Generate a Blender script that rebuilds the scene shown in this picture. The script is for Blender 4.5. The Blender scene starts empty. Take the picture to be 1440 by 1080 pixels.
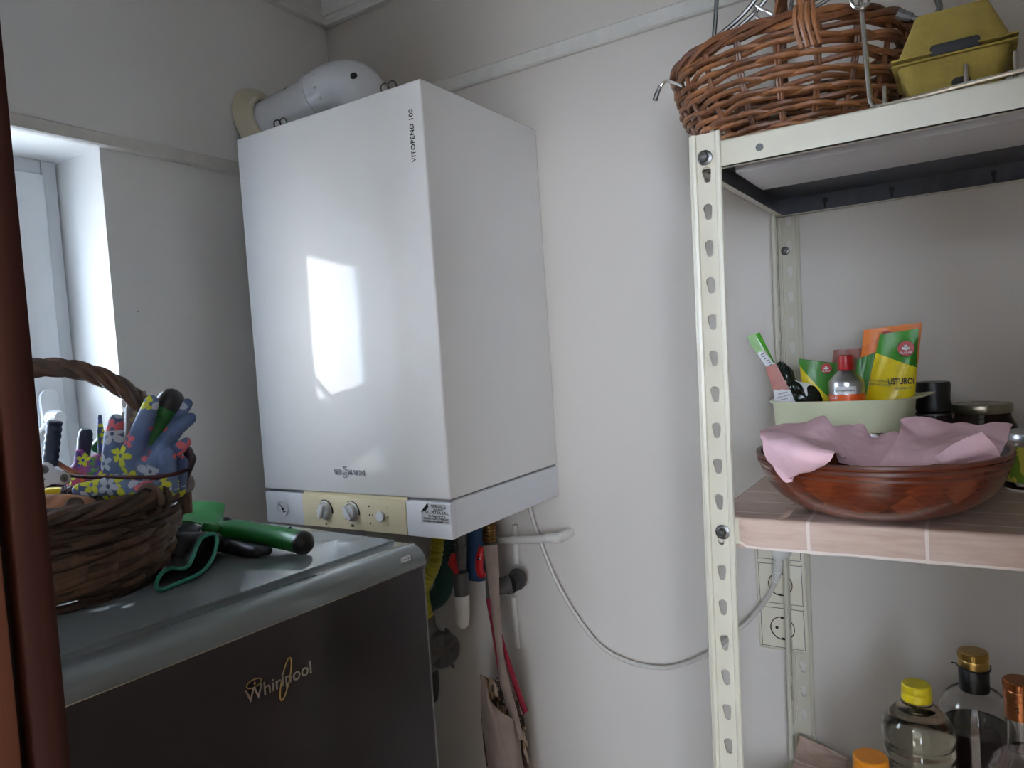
import bpy, bmesh, math, random
from mathutils import Vector, Matrix, noise
random.seed(7)
PI = math.pi
SC = bpy.context.scene
COL = SC.collection

# ------------------------------------------------------------------ camera
YAW, PIT, ROL = -0.564068754, -0.0410158901, -0.0675899975
CAM = Vector((1.26364636, -1.28089322, 1.57779962)); FPX = 1023.6365
_f = Vector((math.sin(YAW)*math.cos(PIT), math.cos(YAW)*math.cos(PIT), math.sin(PIT)))
_r = Vector((math.cos(YAW), -math.sin(YAW), 0)); _u = _r.cross(_f)
RI = math.cos(ROL)*_r + math.sin(ROL)*_u
UP = -math.sin(ROL)*_r + math.cos(ROL)*_u
cd = bpy.data.cameras.new('camera'); cam = bpy.data.objects.new('camera', cd); COL.objects.link(cam)
cd.sensor_width = 36; cd.lens = FPX/1440*36; cd.clip_start = 0.02
mw = Matrix.Identity(4)
for i in range(3):
    mw[i][0] = RI[i]; mw[i][1] = UP[i]; mw[i][2] = -_f[i]; mw[i][3] = CAM[i]
cam.matrix_world = mw
SC.camera = cam
SC.view_settings.view_transform = 'Standard'
try: SC.view_settings.look = 'None'
except Exception: pass
SC.view_settings.gamma = 1.0; SC.view_settings.use_curve_mapping = False
SC.view_settings.exposure = 0.0

# ------------------------------------------------------------------ world and lights
w = bpy.data.worlds.new('world'); SC.world = w; w.use_nodes = True
bg = w.node_tree.nodes['Background']
bg.inputs[0].default_value = (0.68, 0.81, 1.0, 1); bg.inputs[1].default_value = 27.0

def area(name, loc, rot, sx, sy, energy, color):
    l = bpy.data.lights.new(name, 'AREA'); l.shape = 'RECTANGLE'; l.size = sx; l.size_y = sy
    l.energy = energy; l.color = color
    o = bpy.data.objects.new(name, l); COL.objects.link(o); o.location = loc; o.rotation_euler = rot
    return o
# portal for the small side window (sky sampling)
p_ = area('window_portal', (-0.27, -0.835, 1.54), (0, -PI/2, 0), 0.6, 0.52, 1, (1, 1, 1)); p_.data.cycles.is_portal = True
# assumed fill light behind the camera, unseen, placed to shape light and shade indoors
area('assumed_hall_fill', (2.3, -3.6, 1.60), (PI/2, 0, 0.2), 0.9, 1.3, 14, (1.0, 0.79, 0.58))

# ------------------------------------------------------------------ helpers
def px_on(px, py, ax, v):            # point seen at a pixel, on the plane axis=v
    d = _f*FPX + RI*(px-720) - UP*(py-540)
    t = (v-CAM[ax])/d[ax]
    return CAM + d*t
def dp(px, py, depth):               # point seen at a pixel, at a distance along the view axis
    d = _f*FPX + RI*(px-720) - UP*(py-540)
    return CAM + d*(depth/FPX)

def lin(c):
    c = c/255.0
    return c/12.92 if c <= 0.04045 else ((c+0.055)/1.055)**2.4
def rgb(r, g, b): return (lin(r), lin(g), lin(b), 1)

ROOTM = {}
def thing(name, label, cat, loc=(0,0,0), rotz=0, group=None):
    o = bpy.data.objects.new(name, None); COL.objects.link(o); o.empty_display_size = 0.02
    o.location = loc; o.rotation_euler = (0, 0, rotz)
    o['label'] = label; o['category'] = cat
    if group: o['group'] = group
    ROOTM[o.name] = Matrix.Translation(Vector(loc)) @ Matrix.Rotation(rotz, 4, 'Z')
    return o
def base_of(p):
    while p.parent: p = p.parent
    return ROOTM.get(p.name, Matrix.Identity(4))
def obj(name, bm, mat, parent=None, smooth=True, local=False, label=None, kind=None, angle=0.6, recalc=True):
    if parent is not None and not local:
        bm.transform(base_of(parent).inverted())
    if recalc: bmesh.ops.recalc_face_normals(bm, faces=bm.faces)
    me = bpy.data.meshes.new(name); bm.to_mesh(me); bm.free()
    mats = mat if isinstance(mat, (list, tuple)) else [mat]
    for m in mats: me.materials.append(m)
    if smooth:
        for p in me.polygons: p.use_smooth = True
        try: me.set_sharp_from_angle(angle=angle)
        except Exception: pass
    o = bpy.data.objects.new(name, me); COL.objects.link(o)
    if parent is not None: o.parent = parent
    if label: o['label'] = label
    if kind: o['kind'] = kind
    return o
def struct(name, bm, mat, smooth=False, parent=None):
    return obj(name, bm, mat, parent, smooth, kind='structure')
def copy_part(src, parent, mat4, label=None):     # shares mesh; mat4 = local matrix
    o = src.copy(); COL.objects.link(o); o.parent = parent; o.matrix_local = mat4
    if label: o['label'] = label
    return o

def box(bm, x0, x1, y0, y1, z0, z1, bev=0, seg=2, M=None):
    t = bmesh.new()
    v = [t.verts.new((x, y, z)) for x in (x0, x1) for y in (y0, y1) for z in (z0, z1)]
    for f in ((0,1,3,2),(4,6,7,5),(0,4,5,1),(2,3,7,6),(0,2,6,4),(1,5,7,3)): t.faces.new([v[i] for i in f])
    if bev: bmesh.ops.bevel(t, geom=t.edges[:], offset=bev, segments=seg, profile=0.5, affect='EDGES')
    merge(bm, t, M)
def merge(bm, t, M=None, mi=None):
    if M is not None: t.transform(M)
    if mi is not None:
        for f in t.faces: f.material_index = mi
    me = bpy.data.meshes.new('tmp'); t.to_mesh(me); t.free(); bm.from_mesh(me); bpy.data.meshes.remove(me)
def B(*a, **k):
    bm = bmesh.new(); box(bm, *a, **k); return bm

def frames(pts):
    n = len(pts); T = []
    for i in range(n):
        a = pts[max(i-1, 0)]; b = pts[min(i+1, n-1)]
        d = (b-a); T.append(d.normalized() if d.length > 1e-9 else Vector((0,0,1)))
    ref = Vector((0,0,1)) if abs(T[0].z) < 0.9 else Vector((1,0,0))
    N = [(ref - T[0]*ref.dot(T[0])).normalized()]
    for i in range(1, n):
        v = N[-1] - T[i]*N[-1].dot(T[i])
        N.append(v.normalized() if v.length > 1e-6 else N[-1])
    return T, N
def tube(bm, pts, r, seg=8, closed=False, cap=True, flat=1.0):
    pts = [Vector(p) for p in pts]; n = len(pts)
    if closed:
        T = [(pts[(i+1) % n]-pts[i-1]).normalized() for i in range(n)]
        N = []
        for t in T:
            ref = Vector((0,0,1)) if abs(t.z) < 0.95 else Vector((1,0,0))
            N.append((ref - t*ref.dot(t)).normalized())
    else: T, N = frames(pts)
    rings = []
    for i in range(n):
        rr = r[i] if isinstance(r, (list, tuple)) else r
        b = T[i].cross(N[i])
        rings.append([bm.verts.new(pts[i] + (N[i]*math.cos(a)*1.0 + b*math.sin(a)*flat)*rr) for a in [2*PI*k/seg for k in range(seg)]])
    m = n if closed else n-1
    for i in range(m):
        A, Bq = rings[i], rings[(i+1) % n]
        for k in range(seg): bm.faces.new((A[k], A[(k+1) % seg], Bq[(k+1) % seg], Bq[k]))
    if cap and not closed:
        bm.faces.new(rings[0][::-1]); bm.faces.new(rings[-1])
def TB(*a, **k):
    bm = bmesh.new(); tube(bm, *a, **k); return bm
def spline(P, n=6, closed=False):
    P = [Vector(p) for p in P]; out = []; m = len(P)
    rng = range(m if closed else m-1)
    for i in rng:
        p1, p2 = P[i], P[(i+1) % m]
        p0 = P[i-1] if (closed or i > 0) else p1*2-p2
        p3 = P[(i+2) % m] if (closed or i+2 < m) else p2*2-p1
        for k in range(n):
            t = k/n
            out.append(0.5*((2*p1)+(p2-p0)*t+(2*p0-5*p1+4*p2-p3)*t*t+(3*p1-p0-3*p2+p3)*t**3))
    if not closed: out.append(P[-1])
    return out
def lathe(bm, prof, seg=32, M=None, close=False):
    t = bmesh.new(); rings = []
    for r, z in prof:
        if r < 1e-6: rings.append([t.verts.new((0,0,z))])
        else: rings.append([t.verts.new((r*math.cos(2*PI*k/seg), r*math.sin(2*PI*k/seg), z)) for k in range(seg)])
    L = list(zip(rings, rings[1:])) + ([(rings[-1], rings[0])] if close else [])
    for A, Bq in L:
        if len(A) == 1 and len(Bq) == 1: continue
        for k in range(seg):
            j = (k+1) % seg
            if len(A) == 1: t.faces.new((A[0], Bq[k], Bq[j]))
            elif len(Bq) == 1: t.faces.new((A[k], A[j], Bq[0]))
            else: t.faces.new((A[k], A[j], Bq[j], Bq[k]))
    merge(bm, t, M)
def L(prof, seg=32, M=None, close=False):
    bm = bmesh.new(); lathe(bm, prof, seg, M, close); return bm
def TR(x, y, z): return Matrix.Translation(Vector((x, y, z)))
def align(p0, p1, up=Vector((0,0,1))):       # matrix whose +Z runs p0->p1
    p0 = Vector(p0); d = (Vector(p1)-p0).normalized()
    if abs(d.dot(up)) > 0.98: up = Vector((1,0,0))
    x = up.cross(d).normalized(); y = d.cross(x)
    m = Matrix.Identity(4)
    for i in range(3): m[i][0], m[i][1], m[i][2], m[i][3] = x[i], y[i], d[i], p0[i]
    return m
def prism(bm, poly, M, h0, h1, bev=0):        # poly in local xy, extruded along local z
    t = bmesh.new()
    a = [t.verts.new((x, y, h0)) for x, y in poly]; b = [t.verts.new((x, y, h1)) for x, y in poly]
    n = len(poly); t.faces.new(a[::-1]); t.faces.new(b)
    for i in range(n): t.faces.new((a[i], a[(i+1) % n], b[(i+1) % n], b[i]))
    if bev: bmesh.ops.bevel(t, geom=t.edges[:], offset=bev, segments=2, profile=0.5, affect='EDGES')
    merge(bm, t, M)
def patch(ctrl, nu=24, nv=24, amp=0.0, freq=30, seed=0, thick=0.0006, fold=0.0):
    # ctrl: rows of world points; a smooth sheet through them with creases
    rows = [spline(r, nu) for r in ctrl]
    cols = [spline([rows[i][k] for i in range(len(rows))], nv) for k in range(len(rows[0]))]
    bm = bmesh.new(); uvl = bm.loops.layers.uv.new('UVMap'); V = []
    nU, nV = len(cols), len(cols[0])
    for i, c in enumerate(cols):
        L_ = []
        for j, p in enumerate(c):
            q = p*freq + Vector((seed, seed*1.7, 0))
            d = 0
            if amp:
                a_ = noise.noise(q); d = amp*(1-2*abs(a_)*2.2) + amp*0.28*(1-abs(noise.noise(q*2.3))*4)
            if fold: d += fold*math.sin(i*0.9)
            c0 = cols[max(i-1,0)][j]; c1 = cols[min(i+1,nU-1)][j]; e0 = c[max(j-1,0)]; e1 = c[min(j+1,nV-1)]
            nn = (c1-c0).cross(e1-e0)
            nn = nn.normalized() if nn.length > 1e-12 else Vector((0,0,1))
            L_.append(bm.verts.new(p+nn*d))
        V.append(L_)
    for i in range(nU-1):
        for j in range(nV-1):
            f = bm.faces.new((V[i][j], V[i+1][j], V[i+1][j+1], V[i][j+1]))
            for l, (a, b) in zip(f.loops, ((i,j),(i+1,j),(i+1,j+1),(i,j+1))): l[uvl].uv = (a/(nU-1), 1-b/(nV-1))
    bmesh.ops.recalc_face_normals(bm, faces=bm.faces)
    if thick: bmesh.ops.solidify(bm, geom=bm.faces[:], thickness=thick)
    return bm
def text_bm(s, size, org, xd, yd, ext=0.0003, align_x='CENTER', spacing=1.0, bold=0.0, sx=1.0):
    c = bpy.data.curves.new('txt', 'FONT'); c.body = s; c.size = size; c.extrude = ext; c.align_x = align_x; c.align_y = 'CENTER'
    c.space_character = spacing; c.offset = bold; c.resolution_u = 3
    o = bpy.data.objects.new('txt', c); COL.objects.link(o)
    dg = bpy.context.evaluated_depsgraph_get()
    me = bpy.data.meshes.new_from_object(o.evaluated_get(dg))
    bm = bmesh.new(); bm.from_mesh(me)
    bpy.data.objects.remove(o); bpy.data.meshes.remove(me); bpy.data.curves.remove(c)
    xd = Vector(xd).normalized(); yd = Vector(yd).normalized(); zd = xd.cross(yd)
    m = Matrix.Identity(4)
    for i in range(3): m[i][0], m[i][1], m[i][2], m[i][3] = xd[i]*sx, yd[i], zd[i], org[i]
    bm.transform(m)
    return bm
def blob(parts, voxel=0.003, smooth=4, ellips=()):
    # union of tapered capsules [(p0, r0, p1, r1[, flat dir, flat factor])] -> remeshed skin
    bm = bmesh.new()
    for q in parts:
        p0, r0, p1, r1 = q[:4]; p0 = Vector(p0); p1 = Vector(p1)
        ln = (p1-p0).length; prof = []
        for k in range(7): a = -PI/2 + PI/2*k/6; prof.append((r0*math.cos(a), r0*math.sin(a)))
        for k in range(7): a = PI/2*k/6; prof.append((r1*math.cos(a), ln + r1*math.sin(a)))
        prof[0] = (0, prof[0][1]); prof[-1] = (0, prof[-1][1])
        t = bmesh.new(); lathe(t, prof, 16, align(p0, p1))
        if len(q) > 4:
            d = Vector(q[4]).normalized(); k = q[5]
            for v in t.verts:
                c = p0 + (p1-p0)*max(0, min(1, (v.co-p0).dot(p1-p0)/max(ln*ln, 1e-9)))
                e = v.co-c; v.co = c + e - d*e.dot(d)*(1-k)
        merge(bm, t)
    me = bpy.data.meshes.new('b'); bm.to_mesh(me); bm.free()
    o = bpy.data.objects.new('b', me); COL.objects.link(o)
    m = o.modifiers.new('r', 'REMESH'); m.mode = 'VOXEL'; m.voxel_size = voxel
    s = o.modifiers.new('s', 'SMOOTH'); s.iterations = smooth; s.factor = 0.5
    dg = bpy.context.evaluated_depsgraph_get()
    me2 = bpy.data.meshes.new_from_object(o.evaluated_get(dg))
    out = bmesh.new(); out.from_mesh(me2)
    bpy.data.objects.remove(o); bpy.data.meshes.remove(me); bpy.data.meshes.remove(me2)
    return out

# ------------------------------------------------------------------ materials
class NT:
    def __init__(s, name):
        s.m = bpy.data.materials.new(name); s.m.use_nodes = True; s.t = s.m.node_tree
        s.b = s.t.nodes['Principled BSDF']
    def n(s, typ, **k):
        x = s.t.nodes.new(typ)
        for a, v in k.items(): setattr(x, a, v)
        return x
    def l(s, a, b): s.t.links.new(a, b)
    def coord(s, kind='Object'): return s.n('ShaderNodeTexCoord').outputs[kind]
    def geo(s): return s.n('ShaderNodeNewGeometry').outputs['Position']
    def noise(s, vec, scale, detail=3, rough=0.5):
        x = s.n('ShaderNodeTexNoise'); x.inputs['Scale'].default_value = scale; x.inputs['Detail'].default_value = detail
        x.inputs['Roughness'].default_value = rough; s.l(vec, x.inputs['Vector']); return x.outputs['Fac']
    def ramp(s, fac, stops):
        x = s.n('ShaderNodeValToRGB'); e = x.color_ramp.elements
        while len(e) < len(stops): e.new(0.5)
        for i, (p, c) in enumerate(stops): e[i].position = p; e[i].color = c
        s.l(fac, x.inputs[0]); return x.outputs[0]
    def mapv(s, vec, scale=(1,1,1), rot=(0,0,0)):
        x = s.n('ShaderNodeMapping'); x.inputs['Scale'].default_value = scale; x.inputs['Rotation'].default_value = rot
        s.l(vec, x.inputs['Vector']); return x.outputs[0]
    def math(s, op, a, b=None, c=None):
        x = s.n('ShaderNodeMath', operation=op)
        for i, v in enumerate((a, b, c)):
            if v is None: continue
            if isinstance(v, (int, float)): x.inputs[i].default_value = v
            else: s.l(v, x.inputs[i])
        return x.outputs[0]
    def mix(s, fac, a, b):
        x = s.n('ShaderNodeMix', data_type='RGBA')
        for i, v in ((0, fac), (6, a), (7, b)):
            if isinstance(v, (int, float, tuple)): x.inputs[i].default_value = v
            else: s.l(v, x.inputs[i])
        return x.outputs[2]
    def sep(s, vec):
        x = s.n('ShaderNodeSeparateXYZ'); s.l(vec, x.inputs[0]); return x.outputs
    def bump(s, h, strength=0.2, dist=0.001):
        x = s.n('ShaderNodeBump'); x.inputs['Strength'].default_value = strength; x.inputs['Distance'].default_value = dist
        s.l(h, x.inputs['Height']); s.l(x.outputs[0], s.b.inputs['Normal'])
    def base(s, c):
        if isinstance(c, tuple): s.b.inputs['Base Color'].default_value = c
        else: s.l(c, s.b.inputs['Base Color'])
    def set(s, **k):
        for a, v in k.items(): s.b.inputs[a.replace('_', ' ')].default_value = v
        return s
def plain(name, c, rough=0.5, metal=0.0, var=0.06, scale=40, bump=0.0, bscale=200, dist=0.0005, **k):
    t = NT(name); v = t.coord()
    n = t.noise(v, scale, 4)
    lo = tuple(x*(1-var) for x in c[:3])+(1,); hi = tuple(min(1, x*(1+var)) for x in c[:3])+(1,)
    t.base(t.ramp(n, [(0.3, lo), (0.7, hi)]))
    t.set(Roughness=rough, Metallic=metal, **k)
    if bump: t.bump(t.noise(v, bscale, 3), bump, dist)
    return t.m

def wall_mat(name, c, dirt=0.03):
    t = NT(name); v = t.geo()
    n1 = t.noise(v, 2.5, 5); n2 = t.noise(v, 60, 4); n3 = t.noise(v, 9, 3)
    cc = t.ramp(n1, [(0.3, tuple(x*(1-dirt) for x in c[:3])+(1,)), (0.7, c)])
    vor = t.n('ShaderNodeTexVoronoi'); vor.inputs['Scale'].default_value = 4.0; t.l(v, vor.inputs['Vector'])
    spot = t.math('LESS_THAN', vor.outputs['Distance'], 0.009)
    cc = t.mix(t.math('MULTIPLY', spot, 0.55), cc, rgb(95, 90, 85))
    t.base(cc); t.set(Roughness=0.75)
    t.bump(t.math('ADD', t.math('MULTIPLY', n2, 0.25), n3), 0.25, 0.004)
    return t.m
M_wall = wall_mat('wall_paint', rgb(210, 203, 195))
M_wall_up = wall_mat('wall_paint_upper', rgb(208, 206, 203))
M_wallL = wall_mat('wall_paint_left', rgb(240, 240, 238))
M_ceil = wall_mat('ceiling_paint', rgb(240, 239, 236))
M_trim = plain('trim_paint', rgb(214, 211, 205), 0.5, bump=0.1, bscale=90)
M_floor = plain('floor_tile', rgb(190, 176, 160), 0.4)
M_hall = plain('hall_paint', rgb(190, 176, 158), 0.8)
M_upvc = plain('window_upvc', rgb(232, 236, 240), 0.3, var=0.01)
M_rubber = plain('black_rubber', rgb(22, 22, 24), 0.55)
M_black = plain('black_plastic', rgb(18, 18, 20), 0.4)
M_chrome = plain('chrome', rgb(205, 203, 198), 0.22, 1.0, var=0.03)
M_steel = plain('zinc_steel', rgb(112, 111, 110), 0.38, 1.0, var=0.1, scale=120)
M_enamel = plain('white_enamel', rgb(238, 238, 238), 0.48, var=0.008, scale=10, Coat_Weight=1.0, Coat_Roughness=0.06, IOR=1.75)
M_panel = plain('white_plastic_panel', rgb(226, 229, 234), 0.35, var=0.01)
M_cream = plain('cream_plastic', rgb(224, 213, 180), 0.4, var=0.015)
M_escut = plain('cream_collar', rgb(212, 205, 180), 0.55, var=0.03)
M_flue = plain('flue_white', rgb(222, 223, 226), 0.22, var=0.015)
M_ink = plain('ink', rgb(30, 30, 34), 0.6)
M_inkgrey = plain('ink_grey', rgb(90, 90, 90), 0.6)
M_gap = plain('dark_gap', rgb(40, 40, 42), 0.8)
M_shelf = plain('shelf_white_enamel', rgb(202, 197, 179), 0.25, var=0.02, scale=20, bump=0.05, bscale=250, dist=0.0002)
M_shelf_in = plain('shelf_underside_enamel', rgb(205, 203, 205), 0.4, var=0.02)
M_under = plain('dark_inner_faces', rgb(78, 80, 88), 0.35, 0.3, var=0.15, scale=60)
M_whitepl = plain('white_plastic', rgb(215, 212, 205), 0.4)
M_socket = plain('socket_cream', rgb(222, 216, 196), 0.35, var=0.01)
M_cable = plain('cable_grey_white', rgb(196, 192, 184), 0.35)
M_sticker = plain('sticker_silver', rgb(205, 207, 212), 0.35)
M_yellow_hose = plain('yellow_hose', rgb(170, 160, 40), 0.45)
M_red = plain('red_plastic', rgb(165, 22, 28), 0.35)
M_teal = plain('teal_foam', rgb(24, 70, 66), 0.7)
M_blue = plain('blue_foam', rgb(20, 56, 92), 0.7)
M_brass = plain('brass', rgb(150, 120, 75), 0.35, 1.0)
M_castgrey = plain('cast_grey', rgb(98, 96, 95), 0.5, 0.6, bump=0.2)
M_tan = plain('tan_canvas', rgb(138, 120, 108), 0.85, var=0.1, bump=0.3, bscale=900)
M_redcloth = plain('red_webbing', rgb(135, 22, 42), 0.8, bump=0.3, bscale=800)
M_green = plain('green_enamel', rgb(28, 108, 48), 0.42, var=0.08, scale=25)
M_darkglove = plain('dark_coated_fabric', rgb(30, 30, 38), 0.45, var=0.2, bump=0.3, bscale=500)
M_tealcuff = plain('teal_cuff', rgb(45, 130, 110), 0.75, bump=0.3, bscale=700)
M_pulp = plain('olive_pulp', rgb(142, 122, 54), 0.9, var=0.12, scale=60, bump=0.7, bscale=260, dist=0.0012)
M_tub = plain('cream_tub_plastic', rgb(220, 222, 190), 0.35, var=0.01, Subsurface_Weight=0.1, Subsurface_Radius=(0.01, 0.01, 0.01))
M_paper = plain('pink_tissue', rgb(232, 192, 200), 0.85, var=0.05, bump=0.5, bscale=420, dist=0.0006, Transmission_Weight=0.0)
M_gold = plain('gold_cap', rgb(190, 160, 95), 0.3, 1.0)
M_copper = plain('copper_cap', rgb(185, 120, 80), 0.28, 1.0)
M_capyellow = plain('yellow_cap', rgb(220, 198, 30), 0.4)
M_caporange = plain('orange_cap', rgb(228, 140, 25), 0.4)
M_orangelabel = plain('orange_label', rgb(225, 90, 25), 0.4)
M_whitelabel = plain('white_label', rgb(225, 225, 228), 0.5)
M_alu = plain('aluminium_tube', rgb(190, 192, 195), 0.28, 1.0)
M_navy = plain('navy_grip', rgb(28, 40, 62), 0.5, bump=0.3, bscale=120)
M_lid = plain('tin_lid', rgb(165, 160, 145), 0.3, 1.0)

def silver_mat(name, c, rough, metal, streak=0.02):
    t = NT(name); v = t.mapv(t.coord(), (3, 3, 300)); n = t.noise(v, 3, 2)
    t.base(t.ramp(n, [(0.3, tuple(x*(1-streak) for x in c[:3])+(1,)), (0.7, c)])); t.set(Roughness=rough, Metallic=metal)
    return t.m
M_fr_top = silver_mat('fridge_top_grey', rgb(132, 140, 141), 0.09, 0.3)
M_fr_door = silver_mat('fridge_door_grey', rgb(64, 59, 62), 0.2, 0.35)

def wood_mat(name, c0, c1, scale=(1,1,1), freq=12, rough=0.45, dist=6, bump=0.15):
    t = NT(name); v = t.mapv(t.coord(), scale)
    n = t.n('ShaderNodeTexWave'); n.wave_type = 'BANDS'; n.inputs['Scale'].default_value = freq
    n.inputs['Distortion'].default_value = dist; n.inputs['Detail'].default_value = 3; n.inputs['Detail Scale'].default_value = 1.5
    t.l(v, n.inputs['Vector'])
    n2 = t.noise(v, freq*3, 4)
    f = t.math('ADD', t.math('MULTIPLY', n.outputs['Fac'], 0.6), t.math('MULTIPLY', n2, 0.4))
    t.base(t.ramp(f, [(0.2, c0), (0.8, c1)])); t.set(Roughness=rough); t.bump(f, bump, 0.0008)
    return t.m
M_jamb = wood_mat('jamb_wood', rgb(44, 20, 15), rgb(60, 29, 20), (1, 1, 0.05), 40, 0.7)
M_jamb.node_tree.nodes['Principled BSDF'].inputs['Specular IOR Level'].default_value = 0.15
M_jamb2 = wood_mat('jamb_wood_light', rgb(80, 42, 27), rgb(96, 53, 34), (1, 1, 0.05), 30)
M_handlewood = wood_mat('handle_wood', rgb(138, 90, 58), rgb(176, 122, 84), (1, 1, 4), 14)
def willow(name, c0, c1, rough=0.5):
    t = NT(name); v = t.coord(); n = t.noise(v, 55, 4, 0.6); n2 = t.noise(v, 9, 2)
    f = t.math('ADD', t.math('MULTIPLY', n, 0.5), t.math('MULTIPLY', n2, 0.5))
    t.base(t.ramp(f, [(0.35, c0), (0.62, c1)])); t.set(Roughness=rough); t.bump(n, 0.5, 0.0012)
    return t.m
M_wil_a = willow('orange_willow', rgb(86, 50, 29), rgb(148, 96, 58), 0.4)
M_wil_b = willow('orange_willow_dark', rgb(66, 37, 22), rgb(122, 76, 46), 0.42)
M_bark_a = willow('brown_willow', rgb(58, 41, 31), rgb(108, 78, 57), 0.55)
M_bark_b = willow('brown_willow_dark', rgb(42, 30, 24), rgb(78, 56, 42), 0.6)

def bowl_mat():
    t = NT('red_bamboo'); v = t.coord(); s = t.sep(v)
    ang = t.math('ARCTAN2', s[1], s[0])
    u = t.math('MULTIPLY', ang, 3.6); zz = t.math('MULTIPLY', s[2], 36.0)
    a = t.math('FLOOR', t.math('ADD', u, zz)); b = t.math('FLOOR', t.math('SUBTRACT', u, zz))
    x = t.n('ShaderNodeCombineXYZ'); t.l(a, x.inputs[0]); t.l(b, x.inputs[1])
    wn = t.n('ShaderNodeTexWhiteNoise'); t.l(x.outputs[0], wn.inputs['Vector'])
    g = t.noise(t.mapv(v, (1,1,6)), 60, 4)
    f = t.math('ADD', t.math('MULTIPLY', wn.outputs['Value'], 0.35), t.math('MULTIPLY', g, 0.6))
    t.base(t.ramp(f, [(0.15, rgb(70, 28, 16)), (0.5, rgb(108, 46, 26)), (0.9, rgb(146, 76, 42))]))
    t.set(Roughness=0.22, Coat_Weight=0.4, Coat_Roughness=0.15); t.bump(g, 0.1, 0.0005)
    return t.m
M_bowl = bowl_mat()
M_bowlrim = plain('bowl_rim_wood', rgb(92, 46, 32), 0.4, var=0.2)

def cloth_mat():
    t = NT('tile_print_oilcloth'); v = t.geo(); s = t.sep(v)
    g = t.noise(t.mapv(v, (4, 30, 30)), 5, 4)
    g2 = t.noise(v, 7, 3)
    base = t.ramp(t.math('ADD', t.math('MULTIPLY', g, 0.6), t.math('MULTIPLY', g2, 0.4)), [(0.3, rgb(178, 148, 132)), (0.7, rgb(208, 184, 170))])
    # tiles: width along x, rows along the unrolled depth (y on top, z on the drop)
    d = t.math('SUBTRACT', s[1], s[2])
    fx = t.math('FRACT', t.math('DIVIDE', t.math('SUBTRACT', s[0], 0.877), 0.1135))
    fy = t.math('FRACT', t.math('DIVIDE', t.math('ADD', d, 1.787), 0.0585))
    lx = t.math('LESS_THAN', fx, 0.03); ly = t.math('LESS_THAN', fy, 0.06)
    m = t.math('MAXIMUM', lx, ly)
    t.base(t.mix(t.math('MULTIPLY', m, 0.85), base, rgb(226, 214, 206))); t.set(Roughness=0.45)
    t.bump(t.math('SUBTRACT', g, m), 0.15, 0.0006)
    return t.m
M_cloth = cloth_mat()

def floral(name, base, pets, scale=22, seed=0.0, cover=0.75):
    t = NT(name); v0 = t.coord(); g_ = t.sep(t.geo())
    # the knit is printed flat: pattern axes run across the palm and up the fingers
    cx = t.n('ShaderNodeCombineXYZ')
    t.l(t.math('ADD', t.math('ADD', t.math('MULTIPLY', g_[0], 0.845), t.math('MULTIPLY', g_[1], 0.535)), seed), cx.inputs[0]); t.l(t.math('ADD', g_[2], seed*0.37), cx.inputs[1])
    vec = cx.outputs[0]
    vo = t.n('ShaderNodeTexVoronoi'); vo.inputs['Scale'].default_value = scale; vo.inputs['Randomness'].default_value = 0.8; t.l(vec, vo.inputs['Vector'])
    df = t.n('ShaderNodeVectorMath', operation='SUBTRACT'); sc = t.n('ShaderNodeVectorMath', operation='SCALE'); sc.inputs['Scale'].default_value = 1.0
    t.l(vec, df.inputs[0]); t.l(vo.outputs['Position'], df.inputs[1])
    s = t.sep(df.outputs[0])
    r = t.math('SQRT', t.math('ADD', t.math('MULTIPLY', s[0], s[0]), t.math('MULTIPLY', s[1], s[1])))
    th = t.math('ARCTAN2', s[1], s[0])
    cs = t.sep(vo.outputs['Color'])
    pet = t.math('ABSOLUTE', t.math('COSINE', t.math('ADD', t.math('MULTIPLY', th, 2.5), t.math('MULTIPLY', cs[0], 6))))
    R = t.math('MULTIPLY', t.math('ADD', 0.28, t.math('MULTIPLY', pet, 0.72)), t.math('MULTIPLY', t.math('ADD', 0.45, t.math('MULTIPLY', cs[1], 0.55)), 0.66/scale))
    inside = t.math('MULTIPLY', t.math('LESS_THAN', r, R), t.math('GREATER_THAN', cs[1], 0.3))
    core = t.math('LESS_THAN', r, 0.09/scale)
    n = len(pets)
    colr = t.n('ShaderNodeValToRGB'); colr.color_ramp.interpolation = 'CONSTANT'; e = colr.color_ramp.elements
    while len(e) < n: e.new(0.5)
    for i, c in enumerate(pets): e[i].position = i/n; e[i].color = c
    t.l(cs[2], colr.inputs[0])
    bl = t.ramp(t.noise(v0, 25, 2), [(0.35, base[0]), (0.6, base[1])])
    c1 = t.mix(inside, bl, colr.outputs[0]); c2 = t.mix(core, c1, base[0])
    t.base(c2); t.set(Roughness=0.6)
    t.bump(t.noise(v0, 700, 2), 0.3, 0.0006)
    return t.m
YEL = rgb(205, 210, 50); WHT = rgb(200, 210, 225); PNK = rgb(205, 95, 105); ORG = rgb(225, 110, 50); GRN = rgb(70, 130, 50)
M_glove_a = floral('blue_floral_knit', (rgb(78, 98, 140), rgb(98, 118, 156)), [YEL, WHT, PNK, YEL, WHT, PNK], 36, 0.9)
M_glove_b = floral('pink_floral_knit', (rgb(30, 70, 160), rgb(190, 70, 105)), [YEL, ORG, GRN, WHT], 55, 2.1)
M_glove_c = floral('grey_floral_knit', (rgb(95, 90, 92), rgb(125, 118, 112)), [rgb(150, 140, 110), rgb(120, 60, 50)], 40, 4.0)
M_glove_d = plain('maroon_coated_fabric', rgb(52, 38, 50), 0.4, var=0.2)

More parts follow.
